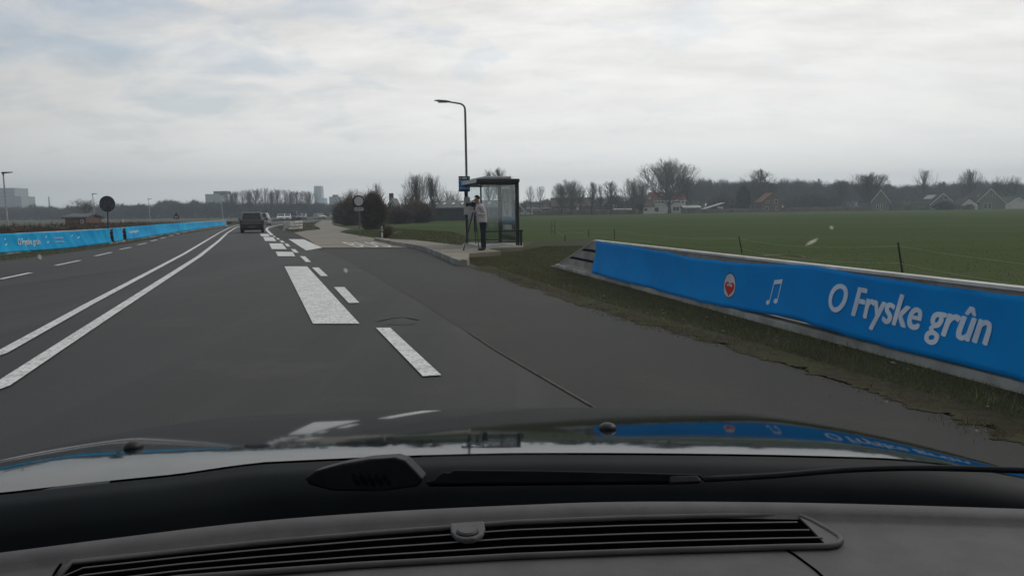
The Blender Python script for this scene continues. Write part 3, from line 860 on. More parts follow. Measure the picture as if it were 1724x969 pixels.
LBp = [at(0, 428), at(95, 421), at(186, 409.7), at(258, 398.4), at(322, 388.6), at(382, 380.4)]
d0 = (LBp[0] - LBp[2]).normalized()
LBp[1] = LBp[0].lerp(LBp[2], .34)
LB = Line([LBp[0] + d0 * 7] + LBp)
print('left', LB.p)
rbt = barrier('crash_barrier', LB, 0, LB.l[-1], 'pale topped crash barrier behind the light blue banner across the road', 'roadside crash barriers', ramp=.3, top=.74)
LT = [(-80, 395.5), (0, 393.5), (60, 391.2), (116, 389.3), (150, 387), (183, 384.3), (258, 378.3), (297, 375.4), (340, 373.6), (380, 372.8)]
LBt = [(-80, 433), (0, 425.5), (60, 421.3), (95, 419), (140, 413.6), (186, 407.5), (258, 396.3), (322, 386.4), (382, 378.2)]
# the left run hangs in two lengths with a gap at the round sign
def clip_px(Lp, a, b):
    q = [p for p in Lp if a < p[0] < b]
    return [(a, lerp_poly(Lp, a))] + q + [(b, lerp_poly(Lp, b))]
lb1, ub1 = banner('banner', LB, clip_px(LT, -78, 184), clip_px(LBt, -78, 184), M['banner_lit'], 'light blue creased banner with small white lettering left of the round sign', 'blue banners on the crash barriers', 120, 2.0, 1.8)
lb2, _ = banner('banner', LB, clip_px(LT, 187, 205), clip_px(LBt, 187, 205), M['banner_lit'], 'short plain light blue banner just right of the round sign post', 'blue banners on the crash barriers', 20, 4.0, 1.2)
lb3, ub3 = banner('banner', LB, clip_px(LT, 207, 379), clip_px(LBt, 207, 379), M['banner_lit'], 'long light blue banner running away towards the dark car ahead', 'blue banners on the crash barriers', 160, 6.0, 2.0)
put_on(LB, bold_mesh('O Fryske gr\u00fbn'), (25.5, 412), (61, 411), (31, 401), M['banner_print'], 'lettering', lb1, sd=2.0, amp=1.8, capfrac=.72, extra=.015, ub=ub1)
put_on(LB, bold_mesh('O Fryske gr\u00fbn'), (212, 393), (229, 390.5), (214, 388), M['banner_print'], 'lettering', lb3, sd=6.0, amp=2, capfrac=.72, extra=.02, ub=ub3)
for (x, y, s_, nm) in [(5, 403, 2.0, 'print_mark'), (7, 412, 2.6, 'print_mark'), (74, 399, 2.0, 'print_mark'), (76, 408, 2.4, 'music_note'), (118, 397, 1.8, 'print_mark'), (129, 400, 2.2, 'print_mark')]:
    put_on(LB, ([(0, 0), (.6, 0), (1, .9), (.7, 1), (.3, .3)], [(0, 1, 2, 3, 4)]), (x - s_, y + s_ * .5), (x + s_, y + s_ * .4), (x, y - s_), M['banner_print'], nm, lb1, sd=2.0, amp=1.8, capfrac=1, extra=.012, ub=ub1)
put_on(LB, ([(0, 0), (1, 0), (1, .3), (0, .3), (.0, .7), (1, .7), (1, 1), (0, 1)], [(0, 1, 2, 3), (4, 5, 6, 7)]), (87, 408.5), (104, 407.5), (88, 399.5), M['blue_light'], 'small_print', lb1, sd=2.0, amp=1.8, capfrac=1, extra=.012, ub=ub1)

# ------------------------------------------------------------------ hedge behind the left barrier
def twig_band(name, pts, halfw, n, m, lab, cat, ln=.35, wd=.012, sdn=3, kind=None):
    """pts: (x, y, height); a low hedge of crossing twigs round a solid dark core"""
    r = np.random.default_rng(sdn)
    pts = [Vector(p) for p in pts]
    ls = [0]
    for a, b in zip(pts, pts[1:]): ls.append(ls[-1] + (b.xy - a.xy).length)
    V = []; Fc = []
    nn_ = 0
    core = []
    Ks = int(ls[-1] / 1.0) + 2
    def P_(u):
        i = 0
        while i < len(pts) - 2 and u > ls[i + 1]: i += 1
        t_ = (u - ls[i]) / (ls[i + 1] - ls[i])
        q = pts[i].lerp(pts[i + 1], t_); d = (pts[i + 1] - pts[i]); d.z = 0; d.normalize()
        return q, Vector((-d.y, d.x, 0))
    for k in range(Ks + 1):
        q, nr = P_(ls[-1] * k / Ks)
        j1, j2, j3 = r.normal(0, .06, 3)
        for (o_, z_) in ((-halfw, -.05), (-halfw * (.85 + j1), q.z * (.8 + j1)), (0, q.z * (.9 + j2)), (halfw * (.85 + j3), q.z * (.8 + j3)), (halfw, -.05)):
            V.append((q.x + nr.x * o_, q.y + nr.y * o_, z_))
    for k in range(Ks):
        for j in range(4):
            Fc.append((k * 5 + j, k * 5 + j + 1, (k + 1) * 5 + j + 1, (k + 1) * 5 + j))
    for _ in range(n):
        u = ls[-1] * (r.uniform() ** 1.6)
        q, nr = P_(u)
        o_ = r.uniform(-1, 1) * halfw
        z_ = r.uniform(.15, 1.0) * q.z
        c = Vector((q.x + nr.x * o_, q.y + nr.y * o_, z_ * .93))
        d = Vector(r.normal(0, 1, 3)); d.z = abs(d.z) + .4; d.normalize()
        s_ = Vector(r.normal(0, 1, 3)).cross(d).normalized() * wd
        b0 = len(V)
        l_ = ln * r.uniform(.4, 1) * min(1, q.z)
        V += [tuple(c - s_), tuple(c + s_), tuple(c + d * l_)]
        Fc.append((b0, b0 + 1, b0 + 2))
    o = mesh_obj(name, V, Fc, m)
    return tag(o, lab, cat, kind=kind)
hp = []
for (px, top, back) in [(-120, 379.5, 2.2), (0, 378.2, 2.2), (100, 376.6, 2.4), (186, 375, 2.6), (258, 373.6, 3), (322, 372.6, 4), (382, 372.4, 5)]:
    u = LB.uz(px, hor(px) + 30)[0]
    u = min(max(u, 0), LB.l[-1])
    q = LB.pos(u, -back)
    z_ = CAM.z + ray(px, top).z / ray(px, top).y * q.y
    hp.append((q.x, q.y, max(z_, .4)))
print('hedge', hp)
twig_band('hedge', hp, .9, 9000, M['hedge'], 'long low brown leafless hedge behind the light blue banner', 'hedge', sdn=4)
hp2 = []
for (px, top, base) in [(380, 373.0, 377), (420, 371.8, 374), (450, 370.5, 372.2), (500, 367.6, 369.6)]:
    q = at(px, base); hp2.append((q.x, q.y, CAM.z + ray(px, top).z / ray(px, top).y * q.y))
twig_band('hedge', hp2, .8, 3000, M['hedge'], 'dark hedge bank beyond the car at the outside of the bend', 'hedge', sdn=5, wd=.03)

# ------------------------------------------------------------------ trees
def tree_arrays(seed, kind='round', dense=1.0, wd=.03):
    """unit height bare tree; returns trunk (v,f) and crown (v,f) arrays, height = 1 along z"""
    r = np.random.default_rng(seed)
    tv, tf, cv, cf = [], [], [], []
    def tube(V, Fc, p0, p1, r0, r1, n=4):
        d = p1 - p0; L_ = np.linalg.norm(d)
        if L_ < 1e-6: return
        d = d / L_
        a = np.cross(d, [0, 0, 1.0]) if abs(d[2]) < .9 else np.cross(d, [1.0, 0, 0])
        a /= np.linalg.norm(a); b = np.cross(d, a)
        base = len(V)
        for (p, rr) in ((p0, r0), (p1, r1)):
            for k in range(n):
                an = 2 * np.pi * k / n
                V.append(p + (a * np.cos(an) + b * np.sin(an)) * rr)
        for k in range(n):
            Fc.append((base + k, base + (k + 1) % n, base + n + (k + 1) % n, base + n + k))
    def blade(p0, p1, w_):
        d = p1 - p0
        s_ = np.cross(d, r.normal(0, 1, 3)); s_ = s_ / (np.linalg.norm(s_) + 1e-9) * w_
        base = len(cv)
        cv.extend([p0 - s_, p0 + s_, p1]); cf.append((base, base + 1, base + 2))
    P_ = dict(round=(.28, .55, .75, .34, 30), poplar=(.12, .20, .50, .42, 40), fan=(.10, .12, .66, .64, 46), dome=(.10, .05, 1.15, .55, 60), narrow=(.16, .3, .6, .32, 34), shrub=(.04, .6, .8, .55, 26), open=(.22, .4, .8, .42, 26))[kind]
    t0, a_lo, a_hi, ln0, nl = P_
    # trunk, slightly crooked
    H = .92 if kind in ('poplar', 'narrow', 'open') else .62
    if kind == 'shrub': H = .25
    if kind == 'dome': H = .55
    npt = 9
    tp = [np.array([0, 0, -.01])]
    for i in range(1, npt):
        tp.append(np.array([r.normal(0, .008) + tp[-1][0], r.normal(0, .008) + tp[-1][1], H * i / (npt - 1)]))
    tr0 = .020 if kind != 'shrub' else .012
    for i in range(npt - 1):
        f0, f1 = 1 - i / (npt - 1) * .8, 1 - (i + 1) / (npt - 1) * .8
        tube(tv, tf, tp[i], tp[i + 1], tr0 * f0, tr0 * f1, 6)
    env = dict(dome=(.40, .56, .44), round=(.52, .62, .40), fan=(.40, .53, .475), poplar=(.26, .54, .46), narrow=(.2, .56, .46), open=(.34, .60, .42), shrub=(.7, .4, .6))[kind]
    wob = r.uniform(0, 6.28, 4)
    def inside(q):
        a = math.atan2(q[1], q[0]); el = math.atan2(q[2] - env[1], math.hypot(q[0], q[1]))
        k = 1 + .10 * math.sin(3 * a + wob[0]) + .10 * math.sin(5 * a + wob[1] + 4 * el) + .07 * math.sin(9 * el + wob[2])
        return (q[0] ** 2 + q[1] ** 2) / (env[0] * k) ** 2 + ((q[2] - env[1]) / (env[2] * k)) ** 2 < 1 or q[2] < env[1] - .1 and lev_ok
    lev_ok = kind not in ('fan', 'round', 'dome')
    def grow(p, d, L_, rad, lev):
        if lev and not inside(p): return
        nseg = 3
        pts = [p]
        dd = d.copy()
        for i in range(nseg):
            dd = dd + r.normal(0, .10, 3) + np.array([0, 0, {'fan': .13, 'dome': .26}.get(kind, .10)])
            dd /= np.linalg.norm(dd)
            q_ = pts[-1] + dd * L_ / nseg
            if i and not inside(q_): break
            pts.append(q_)
        nseg = len(pts) - 1
        for i in range(nseg):
            if lev <= 1: tube(cv, cf, pts[i], pts[i + 1], rad * (1 - i / nseg * .6), rad * (1 - (i + 1) / nseg * .6), 3)
            else: blade(pts[i], pts[i + 1], rad * (1 - i / nseg * .5))
        if lev >= 3: return
        nb = [int(6 * dense), int(4.5 * dense), int(3.6 * dense)][lev]
        for k in range(nb):
            t_ = r.uniform(.25, 1.0) * nseg
            i = min(int(t_), nseg - 1); q = pts[i] + (pts[i + 1] - pts[i]) * (t_ - i)
            side_ = np.cross(dd, r.normal(0, 1, 3)); side_ /= np.linalg.norm(side_) + 1e-9
            an = r.uniform(.35, .75)
            nd = dd * np.cos(an) + side_ * np.sin(an)
            nd[2] += .15
            nd /= np.linalg.norm(nd)
            grow(q, nd, L_ * r.uniform(.38, .62), rad * .46, lev + 1)
    for k in range(nl):
        f0 = (k + .5) / nl
        hz = t0 + (H - t0) * f0
        i = min(int(hz / H * (npt - 1)), npt - 2); t_ = hz / H * (npt - 1) - i
        p = tp[i] + (tp[i + 1] - tp[i]) * t_
        az = k * 2.4 + r.normal(0, .4)
        an = r.uniform(a_lo, a_hi) * (1.1 - .5 * f0)
        d = np.array([math.sin(an) * math.cos(az), math.sin(an) * math.sin(az), math.cos(an)])
        L_ = ln0 * (1.0 - (.45 if kind in ('poplar', 'narrow') else .05) * f0) * r.uniform(.75, 1.15)
        if kind == 'dome': L_ = ln0 * r.uniform(.75, 1.1)
        if kind == 'fan': L_ = ln0 * r.uniform(.8, 1.05) * (1.15 - .5 * an)
        L_ = min(L_, (1.0 - hz) / max(d[2], .3))
        grow(p, d, L_, .0066 * (1 - .4 * f0), 0)
    return (np.array(tv), tf), (np.array(cv), cf)
TC = {}
def tree_meshes(kind, seed, dense, mt_, thick=1.0):
    key = (kind, seed, dense, mt_)
    if key not in TC:
        (tv, tf), (cv, cf) = tree_arrays(seed, kind, dense)
        ms_ = []
        for nm, v_, f_, mm in (('trunk', tv, tf, M['bark']), ('crown', cv, cf, M[mt_])):
            me = bpy.data.meshes.new(nm)
            me.from_pydata([tuple(q) for q in v_], [], f_)
            me.materials.append(mm)
            zmax = cv[:, 2].max()
            me.update(); ms_.append(me)
        TC[key] = (ms_, float(cv[:, 2].max()), float(np.percentile(np.abs(cv[:, :2]), 95)))
    return TC[key]
def tree(px, base, top, Y, wpx, kind, seed, dense, mt_, label, group=None, cat='tree', name='bare_tree', rz=None):
    """foot below (px) at distance Y, crown reaching photo row top, about wpx wide"""
    (tm, cm), zm_, rad = tree_meshes(kind, seed, dense, mt_)
    p = aty(px, base, Y); zt_ = aty(px, top, Y).z
    e = empty(name, (p.x, Y, -.03), rz if rz is not None else random.uniform(0, 6), label, cat, group)
    hh = (zt_ + .03) / zm_
    if kind == 'poplar': wpx *= 1.35
    wxy = (wpx / F_PX * Y) / (2 * rad)
    e.scale = (wxy, wxy, hh)
    for nm, me in (('trunk', tm), ('crown', cm)):
        o = bpy.data.objects.new(nm, me); COL.objects.link(o); o.parent = e
    return e
random.seed(3)
ordn = ['first', 'second', 'third', 'fourth', 'fifth', 'sixth', 'seventh', 'eighth', 'ninth', 'tenth', 'eleventh', 'twelfth', 'thirteenth', 'fourteenth']
# far row above the left-hand wood
row = [(390, 320, 20), (398, 319, 16), (410, 318, 20), (422, 316, 18), (433, 315, 20), (445, 314, 22), (457, 317, 18), (468, 315, 18), (479, 317, 20), (490, 317, 18), (500, 319, 18), (511, 320, 20), (521, 318, 22)]
for i, (px, top, wd_) in enumerate(row):
    tree(px, 365, top, 345 + 6 * math.sin(i * 2.1), wd_, ('dome', 'poplar', 'open')[i % 3], 11 + i % 3, .9, 'twig', '%s bare tree from the left in the tall pale row above the far wood' % ordn[i], 'tall bare trees in the far row')
T_ = [
 (143, 333, 230, 44, 'round', 21, 1.2, 'twig_brown', 'brownish bare tree behind the small shed on the far left'),
 (596, 313, 120, 30, 'round', 22, 1.2, 'twig_brown', 'rounded bare crown rising directly behind the round sign with the dark ring'),
 (636, 305, 150, 20, 'open', 12, .9, 'twig', 'narrow pale bare tree rising over the large brown bush'),
 (703, 286, 118, 38, 'dome', 28, .9, 'twig', 'left one of the two upright bare poplars beside the long barn'),
 (728, 288, 121, 30, 'dome', 27, .85, 'twig', 'right one of the two upright bare poplars beside the long barn'),
 (690, 314, 112, 30, 'round', 23, 1.2, 'twig', 'low spreading bare tree at the foot of the two poplars'),
 (742, 318, 150, 22, 'round', 24, .9, 'twig', 'small bare tree above the left end of the barn roof'),
 (757, 315, 152, 22, 'round', 22, .9, 'twig', 'small forked bare tree above the middle of the barn roof'),
 (769, 316, 152, 18, 'round', 21, .9, 'twig', 'small bare tree next to the blue bus stop sign'),
 (823, 281, 165, 16, 'poplar', 12, .9, 'twig', 'thin bare tree above the left of the shelter roof'),
 (844, 279, 165, 24, 'poplar', 11, 1.0, 'twig', 'fuller bare tree above the right of the shelter roof'),
 (893, 309, 225, 16, 'open', 25, .9, 'twig', 'small bare tree just right of the bus shelter'),
 (909, 310, 225, 18, 'open', 26, .9, 'twig', 'wispy bare tree behind the dark roofed house near the shelter'),
 (945, 306, 235, 30, 'dome', 27, 1.0, 'twig', 'pale bushy bare tree at the left of the brown roofed farmhouse'),
 (962, 299, 235, 38, 'dome', 28, 1.1, 'twig', 'dense dark bare tree over the brown roofed farmhouse'),
 (979, 313, 232, 20, 'round', 22, 1.1, 'twig', 'low bare tree at the right gable of the brown roofed farmhouse'),
 (997, 303, 238, 20, 'poplar', 13, 1.1, 'twig', 'upright bare tree between the farmhouse and the steep dark gable'),
 (1011, 307, 240, 10, 'narrow', 29, 1.0, 'twig', 'thinnest bare tree, left of the steep dark gable'),
 (1028, 302, 238, 22, 'poplar', 12, 1.1, 'twig', 'upright bare tree standing behind the steep dark gable'),
 (1066, 297, 236, 38, 'dome', 28, 1.0, 'twig', 'leaning bushy bare tree left of the biggest tree'),
 (1082, 305, 240, 18, 'fan', 27, 1.0, 'twig', 'pale bare tree touching the left side of the biggest tree'),
 (1127, 262, 262, 80, 'dome', 31, 1.3, 'twig', 'biggest bare tree, fan shaped, towering behind the red roofed white house'),
 (1152, 292, 267, 30, 'dome', 27, 1.2, 'twig', 'bare tree filling the right flank of the biggest tree'),
 (1277, 282, 275, 34, 'poplar', 11, 1.0, 'twig', 'tall wispy bare tree left of the orange roofed brick house'),
 (1263, 298, 272, 26, 'poplar', 13, 1.1, 'twig', 'ivy dark bare tree below the tall wispy one'),
 (1297, 300, 274, 22, 'fan', 27, 1.1, 'twig', 'bare tree just over the orange roofed brick house'),
 (1415, 299, 268, 20, 'poplar', 12, 1.0, 'twig', 'greenish thin bare tree in the middle of the far field edge'),
 (1462, 288, 262, 54, 'dome', 27, 1.3, 'twig_brown', 'reddish brown broad bare tree over the steep gabled house'),
 (1556, 281, 270, 28, 'open', 26, 1.0, 'twig', 'tall airy bare tree left of the house with the white skylight'),
 (1632, 281, 272, 34, 'dome', 28, 1.0, 'twig', 'tall bare tree behind the small gabled garage'),
 (1676, 292, 276, 24, 'round', 24, 1.0, 'twig', 'left tree of the three behind the largest gabled house'),
 (1692, 294, 277, 22, 'round', 21, 1.0, 'twig', 'middle tree of the three behind the largest gabled house'),
 (1708, 293, 276, 22, 'round', 23, 1.0, 'twig', 'right tree of the three behind the largest gabled house'),
]
for (px, top, Y, wd_, kd, sdn, dn, mt_, lb) in T_:
    tree(px, 352, top, Y, wd_, kd, sdn, dn, mt_, lb)
# big nest in the biggest tree is left out: too small to read

def wood(name, segs, n, m, lab, hs, seed=1, dense=1.1):
    """a far wood read as one mass: many bare trees and undergrowth in one mesh. segs: (px, top row, distance)"""
    r = np.random.default_rng(seed)
    src = []
    for k, kd in enumerate(('round', 'fan', 'round', 'round')):
        _, (cv, cf) = tree_arrays(50 + k + seed, kd, dense)
        src.append((cv, np.array([f_[:3] for f_ in cf] + [(f_[0], f_[2], f_[3]) for f_ in cf if len(f_) == 4]), cv[:, 2].max()))
    VV, FF, b0 = [], [], 0
    tp = [(s[0], s[1]) for s in segs]; yp = [(s[0], s[2]) for s in segs]
    for i in range(n):
        px = segs[0][0] + (segs[-1][0] - segs[0][0]) * (i + r.uniform(0, 1)) / n
        top = lerp_poly(tp, px) - 1.5 + abs(r.normal(0, 3.2)); Y = lerp_poly(yp, px) + r.uniform(-5, 25)
        p = aty(px, top, Y)
        cv, cf, zm_ = src[r.integers(len(src))]
        a = r.uniform(0, 6.28)
        hh = (p.z + .1) / zm_
        sxy = hs * r.uniform(1.7, 2.8)
        q = cv.copy()
        q[:, 0], q[:, 1] = (cv[:, 0] * math.cos(a) - cv[:, 1] * math.sin(a)) * sxy + p.x, (cv[:, 0] * math.sin(a) + cv[:, 1] * math.cos(a)) * sxy + Y
        q[:, 2] = cv[:, 2] * hh - .1
        VV.append(q); FF.append(cf + b0); b0 += len(q)
    # undergrowth: dense small clumps up to two thirds of the height
    k = n * 420
    px = r.uniform(segs[0][0], segs[-1][0], k)
    tops = np.interp(px, [s[0] for s in segs], [s[1] for s in segs]); Ys = np.interp(px, [s[0] for s in segs], [s[2] for s in segs]) + r.uniform(0, 22, k)
    hp_ = np.array([hor(q) for q in px])
    zt_ = CAM_H + (hp_ - tops) / F_PX * Ys
    lump = .70 + .13 * np.sin(px * .21 + seed) + .07 * np.sin(px * .9) + .04 * np.sin(px * 2.3)
    z = r.uniform(0, 1, k) ** .8 * zt_ * lump
    x = (px - CX) / F_PX * Ys
    c = np.c_[x, Ys, z]
    d = r.normal(0, 1, (k, 3)); d[:, 2] = np.abs(d[:, 2]) + .3; d /= np.linalg.norm(d, axis=1)[:, None]
    s_ = np.cross(d, r.normal(0, 1, (k, 3))); s_ /= np.linalg.norm(s_, axis=1)[:, None]
    l_ = r.uniform(.7, 1.6, k)[:, None]; wd_ = .16
    tri = np.stack([c - s_ * wd_, c + s_ * wd_, c + d * l_], 1)
    VV.append(tri.reshape(-1, 3)); FF.append(np.arange(3 * k).reshape(-1, 3) + b0)
    V = np.concatenate(VV); Fa = np.concatenate(FF)
    me = bpy.data.meshes.new(name)
    me.vertices.add(len(V)); me.vertices.foreach_set('co', V.reshape(-1))
    me.loops.add(len(Fa) * 3); me.loops.foreach_set('vertex_index', Fa.reshape(-1).astype(np.int32))
    me.polygons.add(len(Fa)); me.polygons.foreach_set('loop_start', np.arange(0, len(Fa) * 3, 3, dtype=np.int32))
    me.materials.append(m); me.update(calc_edges=True)
    o = bpy.data.objects.new(name, me); COL.objects.link(o)
    return tag(o, lab, kind='stuff')
wood('far_wood', [(-60, 343, 400), (0, 347, 400), (40, 346, 395), (60, 341, 390), (75, 346, 390), (110, 346, 380), (150, 344, 380), (190, 339, 370), (205, 343, 370), (245, 341, 370), (262, 343, 365), (283, 333, 360), (300, 338, 360), (315, 342, 360), (332, 333, 360), (345, 340, 360), (370, 336, 350), (380, 334, 350), (400, 340, 352), (470, 340, 350), (530, 339, 350), (560, 342, 350), (600, 340, 340)], 150, M['twig_wood'], 'hazy blue-grey wood along the horizon on the left', 8.0, 1)
wood('far_wood', [(1160, 305, 330), (1180, 297, 330), (1210, 298, 330), (1235, 302, 335), (1260, 300, 335), (1300, 303, 335), (1325, 297, 335), (1350, 299, 335), (1380, 298, 335), (1400, 304, 335), (1430, 302, 335), (1500, 306, 340), (1512, 310, 340), (1545, 305, 340), (1580, 302, 340), (1620, 305, 340), (1660, 302, 340), (1700, 305, 340), (1780, 302, 340)], 120, M['twig_wood'], 'hazy blue-grey wood behind the houses on the right', 8.0, 2)
wood('far_wood', [(640, 346, 300), (700, 342, 300), (760, 340, 300), (800, 338, 300), (860, 338, 300), (930, 334, 290), (1000, 330, 290), (1060, 326, 290), (1100, 318, 300), (1165, 318, 300)], 60, M['twig_wood'], 'low dark wood behind the houses right of the bus shelter', 6.5, 3)

def bush(px, base, top, Y, wpx, n, m, label, seed, name='bush', halfd=None, cat='bush', leafw=.018, ln=.5):
    """a dense leafless shrub: stems and many twigs through the whole volume"""
    r = np.random.default_rng(seed)
    p = aty(px, base, Y); H = aty(px, top, Y).z
    Wd = wpx / F_PX * Y / 2
    D = halfd or Wd * .8
    e = empty(name, (p.x, Y, -.03), 0, label, cat)
    st = MB()
    for k in range(26):
        a = r.uniform(0, 6.28); q = r.uniform(.1, .8)
        tip = Vector((math.cos(a) * Wd * q, math.sin(a) * D * q, H * (1 - .55 * q * q) * .85))
        b_ = Vector((math.cos(a) * .25 * Wd * q, math.sin(a) * .25 * D * q, 0))
        md = b_.lerp(tip, .5) + Vector((0, 0, .12 * H))
        st.tube([b_, md, tip], [.03, .02, .006], 4)
    st.build('stems', M['bark'], e)
    lob = [(r.uniform(-.55, .55), r.uniform(-.5, .5), r.uniform(.45, .72), r.uniform(.26, .42)) for _ in range(13)] + [(0, 0, .45, .6), (-.45, 0, .3, .45), (.45, 0, .3, .45)]
    k = n
    idx = r.integers(0, len(lob), k)
    lb_ = np.array(lob)[idx]
    d = r.normal(0, 1, (k, 3)); d /= np.linalg.norm(d, axis=1)[:, None]
    rad = lb_[:, 3] * r.uniform(0, 1, k) ** (1 / 2.4)
    c = np.c_[(lb_[:, 0] + d[:, 0] * rad) * Wd, (lb_[:, 1] + d[:, 1] * rad) * D, (lb_[:, 2] + d[:, 2] * rad) * H]
    c[:, 2] = np.clip(c[:, 2], .02, None)
    c[:, 2] *= 1.08 - .50 * (np.abs(c[:, 0]) / Wd) ** 1.3
    g_ = d * .7 + r.normal(0, .5, (k, 3)); g_[:, 2] = np.abs(g_[:, 2]) * .9 + .35
    g_ /= np.linalg.norm(g_, axis=1)[:, None]
    s_ = np.cross(g_, r.normal(0, 1, (k, 3))); s_ /= np.linalg.norm(s_, axis=1)[:, None]
    l_ = ln * (r.uniform(.4, 1.1, k) + 1.2 * (r.uniform(0, 1, k) > .9) * (rad > lb_[:, 3] * .7))[:, None]
    tri = np.stack([c - s_ * leafw, c + s_ * leafw, c + g_ * l_], 1).reshape(-1, 3)
    o = mesh_obj('twigs', tri, np.arange(3 * k).reshape(-1, 3).tolist(), m, e)
    return e
bush(590, 384, 337, 92, 38, 9000, M['bush'], 'large dark brown leafless bush behind the round sign with the dark ring', 1, leafw=.035, ln=.7)
bush(630, 388, 328, 68, 43, 12500, M['bush'], 'tallest brown leafless bush, right of the round sign with the dark ring', 2, leafw=.03, ln=.6)
bush(575, 378, 346, 110, 28, 7000, M['bush'], 'smaller dark bush where the pale side road vanishes', 3, leafw=.04, ln=.7)
bush(668, 372, 352, 100, 60, 9000, M['bush'], 'low dark shrubs between the tall brown bush and the barn', 5, leafw=.04, ln=.6, halfd=2)
bush(700, 369, 344, 108, 60, 12000, M['bush'], 'wide dark scrub at the left end of the barn', 6, leafw=.04, ln=.8, halfd=3)
bush(1251, 352, 316, 262, 26, 8000, M['evergreen'], 'dark evergreen clump left of the orange roofed brick house', 7, leafw=.14, ln=1.0)
bush(1215, 352, 330, 270, 60, 7000, M['bush'], 'low scrub behind the shed with the slanting roof', 8, leafw=.14, ln=1.3, halfd=4)
bush(1590, 351, 341, 250, 34, 4000, M['evergreen'], 'dark garden shrub before the house with the white skylight', 9, leafw=.10, ln=.6)
bush(1076, 357, 339, 246, 14, 3000, M['twig'], 'pale bare shrub left of the white garage', 10, leafw=.06, ln=.8)
bush(1370, 352, 330, 285, 110, 12000, M['twig_wood'], 'low hazy thicket in the middle of the far field edge', 11, leafw=.14, ln=1.3, halfd=5)
bush(650, 402, 380, 44, 26, 1500, M['grass_b'], 'pale dry weeds beside the black and white marker post', 12, leafw=.006, ln=.35)
def low_hedge(px0, px1, base, top, Y, label, m='bush', sdn=0):
    a = aty(px0, base, Y); b = aty(px1, base, Y)
    za = max(aty((px0 + px1) / 2, top + 1.6, Y).z, .5)
    return twig_band('garden_hedge', [(a.x, Y, za), ((a.x + b.x) / 2, Y + 1, za * 1.05), (b.x, Y, za)], .7, 2500, M[m], label, 'hedge', ln=.5, wd=.07, sdn=sdn)
low_hedge(880, 1075, 357, 351.5, 238, 'garden hedge along the field edge between the shelter and the white garage', sdn=21)
low_hedge(1160, 1290, 355, 349.5, 252, 'garden hedge between the white house and the orange roofed brick house', sdn=22)
low_hedge(1318, 1462, 352, 346.5, 256, 'dark garden hedge left of the steep gabled house', sdn=23)
low_hedge(1497, 1562, 351, 343, 258, 'dark hedge between the steep gabled house and the house with the white skylight', sdn=24)
low_hedge(1604, 1640, 350, 345, 250, 'short hedge before the small gabled garage', sdn=25)

